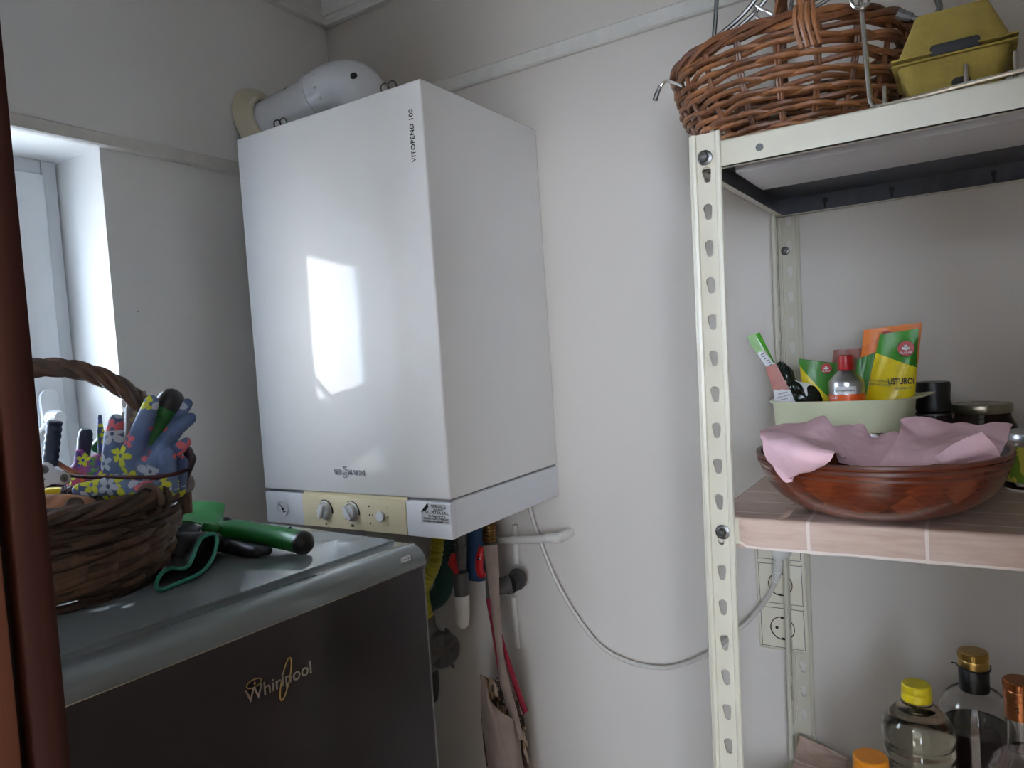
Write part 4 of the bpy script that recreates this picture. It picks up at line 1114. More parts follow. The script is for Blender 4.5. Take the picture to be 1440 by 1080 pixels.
cs = [px_on(1172, 492, 1, -0.105), px_on(1214, 490, 1, -0.105), px_on(1214, 575, 1, -0.105), px_on(1160, 575, 1, -0.105)]; cs[2].z -= 0.04; cs[3].z -= 0.04
pouch(s4, cs, 0.010, M_p4)
# tube with red cap
yt = -0.185; pc = px_on(1190, 535, 1, yt); 
gt = thing('glue_tube', 'silver tube with red screw cap and orange label in the cream tub', 'tube', (pc.x, yt, 1.40))
tz0 = px_on(1190, 545, 1, yt).z; zs_ = px_on(1190, 528, 1, yt).z; zn = px_on(1190, 523, 1, yt).z; zc = px_on(1190, 499, 1, yt).z; zsh = px_on(1190, 538, 1, yt).z
Mt = TR(pc.x, yt, 0)
zA = px_on(1190, 520, 1, yt).z
obj('tube_body', L([(0, 1.40), (0.022, 1.40), (0.0225, 1.405), (0.0225, zsh), (0.0215, zsh+0.004), (0.0085, zA), (0.0085, zA+0.004), (0, zA+0.004)], 40, Mt), M_alu, gt)
bm = bmesh.new()
lathe(bm, [(0, zA), (0.0098, zA), (0.0105, zA+0.002), (0.0092, zc-0.001), (0.0080, zc), (0.006, zc-0.0005), (0.0055, zc-0.002), (0, zc-0.002)], 32, Mt)
for k in range(20):
    a = 2*PI*k/20; tube(bm, [Vector((pc.x+0.0099*math.cos(a), yt+0.0099*math.sin(a), zA+0.002)), Vector((pc.x+0.009*math.cos(a), yt+0.009*math.sin(a), zc-0.003))], 0.0006, 5)
obj('screw_cap', bm, M_red, gt)
zl = px_on(1190, 553, 1, yt).z; zw = px_on(1190, 541, 1, yt).z
obj('label_band', L([(0.0228, 1.41), (0.0231, 1.41), (0.0231, zl), (0.0228, zl)], 40, Mt), M_orangelabel, gt)
def curved_label(root, cx, cy, R, a0, a1, z0, z1, mat, name):
    bm = bmesh.new(); n = 14; pr = []
    for k in range(n+1):
        a = a0+(a1-a0)*k/n; pr.append([bm.verts.new((cx+R*math.cos(a), cy+R*math.sin(a), z)) for z in (z0, z1)])
    for k in range(n): bm.faces.new((pr[k][0], pr[k+1][0], pr[k+1][1], pr[k][1]))
    bmesh.ops.recalc_face_normals(bm, faces=bm.faces); bmesh.ops.solidify(bm, geom=bm.faces[:], thickness=0.0003)
    return obj(name, bm, mat, root)
curved_label(gt, pc.x, yt, 0.0233, -2.1, -0.9, zl+0.0005, zw-0.001, M_whitelabel, 'white_label')
bm = text_bm('Montagekleber', 0.0046, (pc.x, yt-0.0238, (zl+zw)/2), (1,0,0), (0,0,1), 0.0002); obj('label_lettering', bm, M_ink, gt, smooth=False)
bm = text_bm('GLU', 0.0062, (pc.x-0.014, yt-0.0205, zl-0.004), (0.85,-0.5,0), (0,0,1), 0.0002); obj('label_lettering', bm, M_whitelabel, gt, smooth=False)
# toothbrush blister
tbx = thing('toothbrush_pack', 'green and white packaged toothbrush leaning over the left edge of the tub', 'toothbrush', px_on(1105, 575, 1, -0.17))
yq = -0.175
def strip(root, L_, R_, y, mat, name, th=0.003, y_top=None):
    y_top = y if y_top is None else y_top; n = len(L_)
    bm = bmesh.new(); a = []; b = []
    for k, (l, r) in enumerate(zip(L_, R_)):
        yy = y_top+(y-y_top)*k/(n-1); a.append((px_on(*l, 1, yy), px_on(*r, 1, yy)))
    vs = []
    for l, r in a:
        m = (l+r)/2; vs.append([bm.verts.new(l), bm.verts.new(m+Vector((0,-th,0))), bm.verts.new(r), bm.verts.new(m+Vector((0, th*0.4, 0)))])
    for p, q in zip(vs, vs[1:]):
        for k in range(4): bm.faces.new((p[k], p[(k+1) % 4], q[(k+1) % 4], q[k]))
    bm.faces.new(vs[0]); bm.faces.new(vs[-1][::-1])
    obj(name, bm, mat, root, angle=1.2)
M_gclear = plain('pale_green_blister', rgb(150, 185, 130), 0.15, var=0.15, scale=80)
M_gbright = plain('bright_green_plastic', rgb(85, 170, 50), 0.3)
M_pinkcard = plain('pink_card', rgb(170, 112, 102), 0.5, var=0.15, scale=60)
strip(tbx, [(1051, 473), (1056, 486), (1065, 498)], [(1067, 467), (1070, 480), (1077, 492)], yq, M_gclear, 'blister_head')
strip(tbx, [(1062, 470), (1068, 480), (1086, 508)], [(1068, 467), (1076, 483), (1090, 511)], yq-0.002, M_gbright, 'brush_spine')
strip(tbx, [(1065, 497), (1077, 515)], [(1072, 493), (1089, 512)], yq-0.001, M_whitelabel, 'bristle_card')
bm = bmesh.new()
for k in range(6):
    s_ = k/5; p0 = px_on(1070+12*s_, 499+15*s_, 1, yq-0.0055); p1 = px_on(1074+12*s_, 497+15*s_, 1, yq-0.0055); tube(bm, [p0, p1], 0.0006, 5)
obj('bristle_rows', bm, M_inkgrey, tbx, kind='stuff')
strip(tbx, [(1076, 517), (1087, 548)], [(1091, 511), (1111, 549)], yq-0.001, M_pinkcard, 'card_photo')
strip(tbx, [(1087, 545), (1090, 570)], [(1111, 549), (1122, 572)], yq-0.001, M_whitelabel, 'card_text_panel')
bm = bmesh.new()
for k in range(3): merge(bm, text_bm(('SENSITIVE', 'periuta de dinti', 'medium')[k], 0.0032, px_on(1101+k, 553+4*k, 1, yq-0.0045), (1, 0, 0.2), (-0.2, 0, 1), 0.0001))
obj('card_lettering', bm, M_ink, tbx, smooth=False)
# dark green packet with white tab
dk = thing('foil_packet', 'crumpled black-green foil packet with white tab beside the toothbrush', 'packet', px_on(1130, 575, 1, -0.16))
M_dkfoil = plain('black_green_foil', rgb(24, 32, 26), 0.22, var=0.4, scale=60)
ctrl = [[px_on(1091, 512, 1, -0.165), px_on(1101, 507, 1, -0.16), px_on(1104, 522, 1, -0.158)],
        [px_on(1099, 530, 1, -0.17), px_on(1112, 530, 1, -0.168), px_on(1130, 540, 1, -0.158)],
        [px_on(1112, 550, 1, -0.172), px_on(1130, 552, 1, -0.172), px_on(1152, 550, 1, -0.158)],
        [px_on(1122, 578, 1, -0.17), px_on(1140, 578, 1, -0.17), px_on(1160, 572, 1, -0.158)]]
obj('foil_sheet', patch(ctrl, 8, 8, amp=0.0022, freq=45, seed=2, thick=0.004), M_dkfoil, dk, recalc=False)
ctrl = [[px_on(1117, 534, 1, -0.180), px_on(1126, 537, 1, -0.18), px_on(1140, 540, 1, -0.178)],
        [px_on(1127, 541, 1, -0.184), px_on(1131, 545, 1, -0.184), px_on(1135, 545, 1, -0.182)],
        [px_on(1133, 556, 1, -0.184), px_on(1135, 557, 1, -0.184), px_on(1136, 554, 1, -0.182)]]
obj('white_tab', patch(ctrl, 4, 4, thick=0.0006), M_whitelabel, dk)
# clear round lid behind
c = px_on(1120, 535, 1, -0.09); rl = thing('clear_disc', 'clear round plastic disc standing at the back left inside the tub', 'disc', (c.x, -0.095, 1.40))
obj('disc_sheet', L([(0, 0.0008), (0.024, 0.0008), (0.0245, 0.0035), (0.0228, 0.0035), (0.0225, 0), (0, 0)], 40, align((c.x-0.002, -0.09, c.z-0.008), (c.x-0.002, -1.09, c.z-0.008))), M_pet, rl)

# jars behind the bowl
yj = -0.095
c = px_on(1310, 560, 1, yj); jz = px_on(1310, 537, 1, yj).z
j1 = thing('spice_jar', 'small glass jar with tall black lid right of the cream tub', 'jar', (c.x+0.002, yj, MZ))
Mj = TR(c.x+0.002, yj, 0); zb_ = px_on(1310, 577, 1, yj).z
obj('jar_lid', L([(0, zb_), (0.0222, zb_), (0.0228, zb_+0.006), (0.0210, zb_+0.016), (0.0222, jz-0.004), (0.0212, jz), (0, jz+0.0005)], 36, Mj), M_black, j1)
obj('jar_body', L([(0, MZ), (0.0225, MZ), (0.023, MZ+0.003), (0.023, zb_-0.014), (0.0215, zb_-0.006), (0.0215, zb_), (0, zb_)], 36, Mj), M_wine, j1)
obj('lid_ring', L([(0.0216, zb_-0.006), (0.0232, zb_-0.006), (0.0232, zb_-0.003), (0.0216, zb_-0.003)], 36, Mj), M_steel, j1)
yj = -0.085; c = px_on(1381, 575, 1, yj); jz = px_on(1381, 567, 1, yj).z
j2 = thing('glass_jar', 'wide dark preserve jar with flat metal lid behind the pink paper', 'jar', (c.x, yj, MZ)); Mj = TR(c.x, yj, 0); R_ = 0.0365
obj('jar_lid', L([(0, jz-0.001), (R_*0.86, jz-0.0012), (R_*0.9, jz), (R_*0.97, jz), (R_, jz-0.002), (R_, jz-0.010), (R_*0.985, jz-0.012), (0, jz-0.012)], 44, Mj), M_lid, j2)
obj('jar_body', L([(0, MZ), (0.036, MZ), (0.040, MZ+0.004), (0.040, jz-0.030), (0.034, jz-0.018), (0.033, jz-0.010), (0, jz-0.010)], 44, Mj), M_wine, j2)
c = px_on(1441, 692, 2, MZ); 
j3 = thing('glass_jar', 'glass jar with green and yellow label at the right edge behind the bowl', 'jar', (c.x+0.012, c.y+0.02, MZ)); jx, jy = c.x+0.012, c.y+0.02; Mj = TR(jx, jy, 0); R_ = 0.033
zt_ = px_on(1430, 606, 1, jy).z
obj('jar_lid', L([(0, zt_), (R_*0.92, zt_), (R_*0.96, zt_-0.002), (R_*0.96, zt_-0.009), (0, zt_-0.009)], 40, Mj), M_alu, j3)
obj('jar_glass', L([(0, MZ), (R_-0.004, MZ), (R_, MZ+0.004), (R_, zt_-0.016), (R_*0.93, zt_-0.009), (0, zt_-0.009)], 40, Mj), M_glass, j3)
M_lblgreen = NT('green_yellow_label'); 
_v = M_lblgreen.geo(); _s = M_lblgreen.sep(_v)
_m = M_lblgreen.math('GREATER_THAN', M_lblgreen.noise(_v, 60, 2), 0.5)
M_lblgreen.base(M_lblgreen.mix(_m, rgb(120, 160, 50), rgb(205, 200, 80))); M_lblgreen = M_lblgreen.m
curved_label(j3, jx, jy, R_+0.0005, -3.3, -0.3, MZ+0.012, zt_-0.016, M_lblgreen, 'jar_label')

# ------------------------------------------------------------------ bottles on the lowest shelf
LZ = 0.8705
def cap(root, x, y, z0, z1, r, mat, ridges=0, name='screw_cap'):
    M = TR(x, y, 0); bm = bmesh.new()
    lathe(bm, [(0, z0), (r, z0), (r*1.02, z0+0.001), (r*0.99, (z0+z1)/2-0.001), (r*0.965, (z0+z1)/2), (r*0.99, (z0+z1)/2+0.001), (r*0.97, z1-0.0015), (r*0.9, z1), (0, z1)], 36, M)
    for k in range(ridges):
        a = 2*PI*k/ridges; tube(bm, [Vector((x+r*0.985*math.cos(a), y+r*0.985*math.sin(a), (z0+z1)/2+0.002)), Vector((x+r*0.975*math.cos(a), y+r*0.975*math.sin(a), z1-0.0015))], 0.0005, 4)
    return obj(name, bm, mat, root)
def bottle(root, x, y, prof, liquid_top, mg, ml, th=0.0015, seg=48):
    M = TR(x, y, 0)
    inn = [(max(r-th, 0), z+(th if i == 0 or r < 1e-6 else 0)) for i, (r, z) in enumerate(prof)]
    full = prof + [(inn[-1][0], prof[-1][1])] + inn[::-1][1:]
    obj('bottle_glass', L(full, seg, M, close=False), mg, root)
    lq = [(max(r-th*1.35, 0), z+th*1.5) for r, z in prof if z < liquid_top-0.002]
    rtop = lq[-1][0]
    # interpolate radius at the liquid level
    for (r0, z0_), (r1, z1_) in zip(prof, prof[1:]):
        if z0_ <= liquid_top <= z1_ and z1_ > z0_: rtop = r0+(r1-r0)*(liquid_top-z0_)/(z1_-z0_)-th*1.35
    lq += [(rtop, liquid_top), (0, liquid_top)]
    if ml: obj('liquid', L(lq, seg, M), ml, root)
# oil bottle
oy = -0.25; c = px_on(1288, 960, 1, oy); ox = c.x; ct = c.z-0.001; cb = px_on(1288, 983, 1, oy).z
ob = thing('oil_bottle', 'ribbed clear bottle of pale oil with yellow cap on the lowest shelf', 'bottle', (ox, oy, LZ))
prof = [(0, LZ), (0.036, LZ), (0.040, LZ+0.006)]
nrib = 9; zr0 = LZ+0.010; zr1 = px_on(1288, 1030, 1, oy).z
for k in range(nrib*6+1):
    s_ = k/(nrib*6); prof.append((0.0415+0.0017*math.cos(s_*nrib*2*PI) - 0.0035*math.exp(-((s_-0.55)/0.25)**2), zr0+(zr1-zr0)*s_))
zn_ = cb
for k in range(1, 10):
    s_ = k/9; prof.append((0.0160+(0.0432-0.0160)*math.cos(s_*PI/2)**0.85 if s_ < 1 else 0.0160, zr1+(zn_-zr1-0.003)*s_))
prof += [(0.0135, zn_), (0.0135, ct-0.004)]
bottle(ob, ox, oy, prof, zn_-0.009, M_pet, M_oil, 0.0008)
obj('neck_ring', L([(0.0137, cb-0.003), (0.0185, cb-0.003), (0.0185, cb-0.0012), (0.0137, cb-0.0012)], 36, TR(ox, oy, 0)), M_pet, ob)
cap(ob, ox, oy, cb, ct, 0.0173, M_capyellow)
# dark bottle
wy = -0.155; c = px_on(1368, 915, 1, wy); wx = c.x; zt0 = c.z
db = thing('wine_bottle', 'round clear bottle half full of dark liquid with gold cap and black sleeve', 'bottle', (wx, wy, LZ))
zc0 = px_on(1368, 936, 1, wy).z; zs0 = px_on(1368, 968, 1, wy).z; zsh = px_on(1368, 1010, 1, wy).z
prof = [(0, LZ), (0.040, LZ), (0.0455, LZ+0.006), (0.0455, zsh-0.012)]
for k in range(1, 11):
    s_ = k/10; prof.append((0.0150+(0.0455-0.0150)*math.cos(s_*PI/2)**0.8 if s_ < 1 else 0.0150, zsh-0.012+(zs0-zsh+0.012)*math.sin(s_*PI/2)))
prof += [(0.0150, zc0)]
bottle(db, wx, wy, prof, px_on(1368, 1020, 1, wy).z, M_glass, M_wine, 0.0022)
obj('neck_sleeve', L([(0.0152, zs0-0.002), (0.0178, zs0-0.001), (0.0180, zc0-0.003), (0.0160, zc0), (0.0152, zc0)], 36, TR(wx, wy, 0)), M_black, db)
cap(db, wx, wy, zc0-0.001, zt0, 0.0182, M_gold, 40)
bm = bmesh.new(); tube(bm, [Vector((wx+(0.0195+0.001*math.sin(3*a))*math.cos(a), wy+0.0195*math.sin(a), zc0-0.0015+0.002*math.sin(a*2))) for a in [2*PI*k/30 for k in range(30)]], 0.0009, 6, closed=True)
tube(bm, [Vector((wx-0.019, wy, zc0)), Vector((wx-0.025, wy-0.003, zc0+0.0015))], 0.0009, 6); obj('wire_tie', bm, M_black, db)
# bottle with copper cap at the right edge
cy_ = -0.235; c = px_on(1434, 960, 1, cy_); zt0 = px_on(1434, 956, 1, cy_).z; cx_ = c.x
cbt = thing('liquor_bottle', 'clear bottle with copper cap and neck band at the right edge, lowest shelf', 'bottle', (cx_, cy_, LZ))
zc0 = px_on(1434, 980, 1, cy_).z; zs0 = px_on(1434, 1008, 1, cy_).z; zsh = px_on(1434, 1050, 1, cy_).z
prof = [(0, LZ), (0.034, LZ), (0.038, LZ+0.006), (0.038, zsh-0.03)]
for k in range(1, 9):
    s_ = k/8; prof.append((0.0165+(0.038-0.0165)*(0.5+0.5*math.cos(s_*PI)), zsh-0.03+(0.034)*s_))
prof += [(0.0160, zs0), (0.0160, zc0)]
bottle(cbt, cx_, cy_, prof, zsh-0.002, M_glass, M_water, 0.0022)
obj('neck_band', L([(0.0162, zs0), (0.0170, zs0), (0.0170, zc0-0.0006), (0.0162, zc0-0.0006)], 36, TR(cx_, cy_, 0)), M_copper, cbt)
merge_bm = text_bm('S', 0.010, (cx_-0.004, cy_-0.0174, (zs0+zc0)/2+0.002), (1,0,0), (0,0,1), 0.0002); obj('band_lettering', merge_bm, M_ink, cbt, smooth=False)
cap(cbt, cx_, cy_, zc0, zt0, 0.0180, M_copper, 40)
# orange-capped bottle
qy = -0.33; c = px_on(1224, 1064, 1, qy); qx, qz = c.x, c.z
qb = thing('juice_bottle', 'bottle with orange cap in front of the yellow-capped oil bottle', 'bottle', (qx, qy, LZ))
prof = [(0, LZ), (0.030, LZ), (0.034, LZ+0.006), (0.034, qz-0.075), (0.030, qz-0.055), (0.019, qz-0.03), (0.017, qz-0.02), (0.017, qz-0.004)]
bottle(qb, qx, qy, prof, qz-0.06, M_pet, M_oil, 0.001)
cap(qb, qx, qy, qz-0.026, qz+0.001, 0.0205, M_caporange)

# ------------------------------------------------------------------ socket strip and cable
so = thing('power_sockets', 'cream vertical strip of wall sockets behind the slotted posts', 'socket', (0.965, 0, 1.13))
sxa, sxb = 0.9335, 0.9335+0.082; sz_b, sz_t = 1.038, 1.272
bm = bmesh.new(); box(bm, sxa, sxb, -0.010, 0.0, sz_b, sz_t, 0.004, 3); obj('cover_plate', bm, M_socket, so)
for k in range(3):
    zc_ = sz_b+0.0405+k*0.0765; xc = (sxa+sxb)/2
    bm = bmesh.new(); box(bm, sxa+0.006, sxb-0.006, -0.0115, -0.0095, zc_-0.034, zc_+0.034, 0.0009); obj('socket_insert', bm, M_socket, so)
    bm = bmesh.new()
    pr = []; rr = 0.0345
    tube(bm, spline([(sxa+0.0062, -0.0112, zc_-0.030), (sxa+0.0062, -0.0112, zc_+0.030), (sxa+0.010, -0.0112, zc_+0.0338), (sxb-0.010, -0.0112, zc_+0.0338), (sxb-0.0062, -0.0112, zc_+0.030), (sxb-0.0062, -0.0112, zc_-0.030), (sxb-0.010, -0.0112, zc_-0.0338), (sxa+0.010, -0.0112, zc_-0.0338)], 3, True), 0.0005, 5, closed=True)
    obj('insert_seam', bm, M_castgrey, so)
    M = align((xc, -0.0112, zc_), (xc, -1, zc_))
    obj('socket_well', L([(0.0215, 0.0012), (0.0205, 0.0016), (0.0195, 0.0008), (0.0190, 0.0002), (0, 0.0002)], 36, M), M_cream, so)
    bm = bmesh.new()
    for dx in (-0.0095, 0.0095): lathe(bm, [(0, 0.0006), (0.0026, 0.0006), (0.0026, 0)], 14, align((xc+dx, -0.0112, zc_), (xc+dx, -1, zc_)))
    box(bm, xc-0.0025, xc+0.0025, -0.0125, -0.011, zc_+0.0165, zc_+0.0195); box(bm, xc-0.0025, xc+0.0025, -0.0125, -0.011, zc_-0.0195, zc_-0.0165)
    tube(bm, [Vector((xc+0.0195*math.cos(a), -0.0122, zc_+0.0195*math.sin(a))) for a in [2*PI*k_/36 for k_ in range(36)]], 0.0009, 5, closed=True)
    obj('socket_contacts', bm, M_ink, so)
ca = thing('power_cable', 'grey-white cable drooping across the wall from boiler to sockets', 'cable', (0.716, -0.012, 0.966))
cp_ = [(742, 690), (745, 715), (760, 762), (778, 808), (800, 850), (826, 888), (850, 913), (880, 929), (908, 937), (938, 939), (962, 934), (985, 925), (1008, 910), (1035, 888), (1060, 865), (1080, 838), (1090, 818)]
pts = [px_on(*q, 1, -0.012 if i < 13 else -0.012-0.012*(i-12)/4) for i, q in enumerate(cp_)]
obj('cable_sheath', TB(spline(pts, 5), 0.0042, 10), M_cable, ca)
ppz = px_on(1090, 818, 1, -0.024); 
bm = bmesh.new(); q0 = ppz; q1 = px_on(1096, 786, 1, -0.03); dq = (q1-q0)
tube(bm, [q0, q1], [0.0052, 0.0085], 12)
for k in range(7): c = q0+dq*(0.1+0.8*k/6); rr = 0.0056+0.0034*(0.1+0.8*k/6); tube(bm, [c-dq*0.035, c+dq*0.035], rr+0.0008, 12)
obj('strain_relief', bm, M_whitepl, ca)
bm = bmesh.new(); tube(bm, [q1, q1+dq*0.3, q1+dq*0.9+Vector((0, 0.005, 0))], [0.0095, 0.017, 0.018], 20); obj('plug_body', bm, M_whitepl, ca)
# relief pipe to the wall
rp = thing('overflow_pipe', 'thin white plastic pipe running along the wall under the boiler', 'pipe', (0.50, -0.05, 1.21))
yp = -0.055
a0_ = px_on(702, 760, 1, yp); a1_ = px_on(757, 758.5, 1, yp); a2_ = px_on(776, 757, 1, yp)
obj('pipe', TB([a0_, a1_], 0.0062, 16), M_whitepl, rp)
obj('pipe_socket', TB([px_on(717, 759.5, 1, yp), px_on(720, 759.5, 1, yp), px_on(722, 759.3, 1, yp), a1_, a2_], [0.0068, 0.0076, 0.0082, 0.0086, 0.0086], 18), M_whitepl, rp)
bm = bmesh.new(); tube(bm, spline([a2_-Vector((0.012,0,0)), a2_, a2_+Vector((0.010, 0.004, 0)), a2_+Vector((0.012, 0.02, 0)), a2_+Vector((0.012, 0.055, 0))], 5), 0.0098, 16); obj('pipe_elbow', bm, M_whitepl, rp)

# ------------------------------------------------------------------ plumbing under the boiler
yv = -0.14
def P(px, py, y=None): return px_on(px, py, 1, yv if y is None else y)
gh = thing('gas_hose', 'yellow corrugated gas hose hanging under the boiler beside the fridge', 'hose', P(612, 752))
pts = spline([P(617, 735), P(615, 765), P(611, 792), P(601, 815), P(594, 832), P(597, 852), P(602, 876)], 12); bm = bmesh.new()
tube(bm, pts, [0.0135+0.0012*math.sin(k*2.2) for k in range(len(pts))], 14); obj('corrugated_tube', bm, M_yellow_hose, gh)
obj('hose_nut', TB([P(602, 868), P(604, 884)], 0.0145, 6), M_castgrey, gh)
cv = thing('shutoff_valve', 'grey valve pipe with white end cap hanging below the boiler', 'valve', P(648, 750))
bm = bmesh.new(); tube(bm, [P(646, 742), P(648, 800)], 0.0115, 18)
for q in (764, 780): tube(bm, [P(647, q), P(647, q+6)], 0.0142, 6)
obj('valve_pipe', bm, M_castgrey, cv)
obj('union_nut', TB([P(648, 804), P(648, 808), P(649, 832), P(649, 838)], [0.014, 0.0158, 0.0158, 0.014], 12), M_castgrey, cv)
obj('white_end_cap', TB([P(650, 836), P(650, 838), P(650.5, 872), P(651, 880), P(651, 884)], [0.013, 0.0148, 0.0142, 0.011, 0.004], 20), M_whitepl, cv)
bm = bmesh.new(); c = P(639, 792, yv-0.012); tube(bm, [c+Vector((0, 0, 0.020)), c+Vector((-0.003, -0.004, 0.0)), c+Vector((0.004, 0, -0.020))], [0.005, 0.0105, 0.006], 10, flat=0.6); tube(bm, [c+Vector((-0.004, -0.006, 0.003)), c+Vector((0.01, 0.012, 0.003))], 0.005, 10)
obj('valve_lever', bm, M_red, cv)
bv = thing('water_valve', 'brass-topped grey valve pipe with black wall elbow under the boiler', 'valve', P(690, 745))
bm = bmesh.new(); tube(bm, [P(688, 728), P(689, 762)], 0.012, 6); 
for k in range(5): q = 738+k*5; tube(bm, [P(688, q), P(688, q+2)], 0.0138, 20)
obj('brass_union', bm, M_brass, bv)
obj('valve_pipe', TB([P(690, 760), P(690, 762), P(691, 812), P(692, 840)], [0.011, 0.0135, 0.0125, 0.012], 18), M_castgrey, bv)
y5 = -0.10
bm = bmesh.new(); tube(bm, [P(695, 826, -0.125), P(716, 822, y5)], 0.0165, 24); tube(bm, [P(714, 822.5, y5), P(719, 821.5, y5)], 0.019, 24); obj('valve_body', bm, M_castgrey, bv)
obj('black_elbow', TB(spline([P(716, 821.5, y5), P(724, 818, y5+0.02), P(728, 816, y5+0.06), P(727, 812, -0.003)], 6), 0.0185, 20), M_rubber, bv)
hw = thing('filter_housing', 'grey round filter housing with embossed cover behind the fridge corner', 'filter', P(615, 915))
c = P(622, 915); nd = Vector((0.80, -0.55, 0)).normalized(); M = align(c-nd*0.012, c)
bm = L([(0, 0), (0.036, 0), (0.038, 0.004), (0.038, 0.012), (0.034, 0.016), (0.012, 0.018), (0, 0.018)], 40, M)
for k in range(6):
    a = 2*PI*k/6; d1 = M @ Vector((0.014*math.cos(a), 0.014*math.sin(a), 0.0185)); d2 = M @ Vector((0.031*math.cos(a+0.25), 0.031*math.sin(a+0.25), 0.017)); d3 = M @ Vector((0.031*math.cos(a-0.25), 0.031*math.sin(a-0.25), 0.017))
    tube(bm, [d2, d1, d3], 0.0016, 6)
for k in range(2):
    d1 = M @ Vector((0.040*math.cos(1.2+k*4), 0.040*math.sin(1.2+k*4), 0.008)); tube(bm, [d1-nd*0.008, d1+nd*0.012], 0.0035, 6)
obj('round_cover', bm, M_castgrey, hw)
obj('housing_body', TB([P(604, 880), P(604, 890), P(603, 935), P(604, 945)], [0.014, 0.024, 0.024, 0.016], 20), M_castgrey, hw)
obj('black_outlet', TB([P(607, 940), P(608, 972), P(608, 984), P(608, 989)], [0.014, 0.0145, 0.011, 0.003], 20), M_rubber, hw)
tp = thing('insulated_pipe', 'teal foam-covered pipe behind the yellow gas hose', 'pipe', P(625, 760, -0.07)); obj('foam_sleeve', TB(spline([P(628, 700, -0.07), P(628, 770, -0.07), P(622, 830, -0.06), P(600, 850, -0.05)], 6), 0.021, 18), M_teal, tp)
tp = thing('insulated_pipe', 'bright blue foam-covered pipe behind the grey valve', 'pipe', P(675, 760, -0.06)); obj('foam_sleeve', TB(spline([P(672, 700, -0.06), P(673, 760, -0.06), P(671, 812, -0.06)], 6), 0.0235, 18), M_blue, tp)
wp = thing('wall_pipe', 'thin pale pipe stub rising on the wall under the boiler', 'pipe', P(725, 790, -0.008)); obj('pipe', TB([P(724, 738, -0.008), P(726, 792, -0.008)], 0.006, 12), M_whitepl, wp)
wp = thing('wall_pipe', 'thin pale pipe on the wall below the black elbow', 'pipe', P(725, 900, -0.008)); obj('pipe', TB([P(722, 840, -0.008), P(728, 912, -0.008)], 0.0055, 12), M_whitepl, wp)

# ------------------------------------------------------------------ shopping bag
yb_ = -0.19
sb = thing('shopping_bag', 'tan cloth shopping bag with red handles hanging under the boiler', 'bag', P(705, 1060, yb_))
def Q(px, py, d=0.0): return px_on(px, py, 1, yb_+d)
front = [[Q(676, 950, -0.01), Q(683, 958, -0.02), Q(690, 985, -0.022), Q(706, 1002, -0.022), Q(722, 1012, -0.01), Q(731, 1028, 0.01)],
         [Q(678, 1010, -0.02), Q(686, 1012, -0.035), Q(698, 1022, -0.04), Q(711, 1040, -0.035), Q(726, 1052, -0.02), Q(734, 1062, 0.01)],
         [Q(690, 1100, -0.03), Q(698, 1105, -0.045), Q(710, 1110, -0.05), Q(722, 1115, -0.045), Q(732, 1118, -0.025), Q(740, 1120, 0.01)],
         [Q(705, 1220, -0.02), Q(712, 1222, -0.035), Q(720, 1225, -0.04), Q(730, 1228, -0.035), Q(738, 1230, -0.02), Q(745, 1232, 0.0)]]
obj('bag_front', patch(front, 6, 8, amp=0.001, freq=20, seed=4, thick=0.0015), M_tan, sb, recalc=False)
backp = [[Q(676, 948, 0.01), Q(690, 955, 0.03), Q(706, 960, 0.035), Q(722, 975, 0.035), Q(736, 1010, 0.03)],
         [Q(680, 1040, 0.01), Q(694, 1040, 0.035), Q(708, 1040, 0.04), Q(724, 1045, 0.04), Q(742, 1060, 0.03)],
         [Q(706, 1220, 0.01), Q(714, 1220, 0.03), Q(722, 1222, 0.035), Q(734, 1225, 0.035), Q(750, 1230, 0.02)]]
M_news = NT('printed_bag_side'); _uv = M_news.coord('UV'); _n = M_news.n('ShaderNodeTexVoronoi'); _n.inputs['Scale'].default_value = 18; M_news.l(_uv, _n.inputs['Vector'])
_s = M_news.sep(_n.outputs['Color']); M_news.base(M_news.ramp(_s[0], [(0.25, rgb(60, 42, 32)), (0.5, rgb(190, 175, 150)), (0.8, rgb(150, 105, 70))])); M_news.set(Roughness=0.6); M_news = M_news.m
obj('bag_back', patch(backp, 6, 8, thick=0.0015), M_news, sb, recalc=False)
bm = bmesh.new()
for s_, q, sz_, an in (('SPRING', (703, 972), .016, -1.25), ('MARKET', (712, 985), .014, -1.25), ('A V Q', (728, 1005), .018, -1.1)):
    xd = Vector((math.cos(an), 0, math.sin(an))); merge(bm, text_bm(s_, sz_, Q(q[0], q[1], 0.004), xd, (-xd.z, 0, xd.x), 0.0004))
obj('bag_lettering', bm, M_ink, sb, smooth=False)
def ribbon(root, Lp, Rp, d0, d1, mat, name):
    n = len(Lp); r1 = [Q(*q, d0+(d1-d0)*k/(n-1)) for k, q in enumerate(Lp)]; r2 = [Q(*q, d0+(d1-d0)*k/(n-1)-0.004) for k, q in enumerate(Rp)]
    m_ = [(a+b)/2+Vector((0, -0.003, 0)) for a, b in zip(r1, r2)]
    obj(name, patch([r1, m_, r2], 6, 3, thick=0.0015), mat, root, recalc=False)
ribbon(sb, [(679, 768), (684, 800), (691, 860), (699, 920), (703, 960), (718, 1010), (728, 1040)], [(699, 766), (701, 800), (703, 860), (708, 920), (716, 960), (728, 1005), (736, 1040)], -0.004, 0.0, M_tan, 'tan_strap')
ribbon(sb, [(683, 842), (690, 880), (697, 925), (701, 950)], [(690, 842), (697, 880), (703, 925), (707, 950)], 0.012, 0.012, M_redcloth, 'red_strap')
ribbon(sb, [(700, 890), (709, 925), (723, 970), (736, 1005)], [(706, 892), (716, 925), (731, 970), (742, 1000)], 0.012, 0.012, M_redcloth, 'red_strap')
pgp = thing('bag_clip', 'red clip holding the shopping bag strap beneath the boiler', 'clip', Q(676, 785))
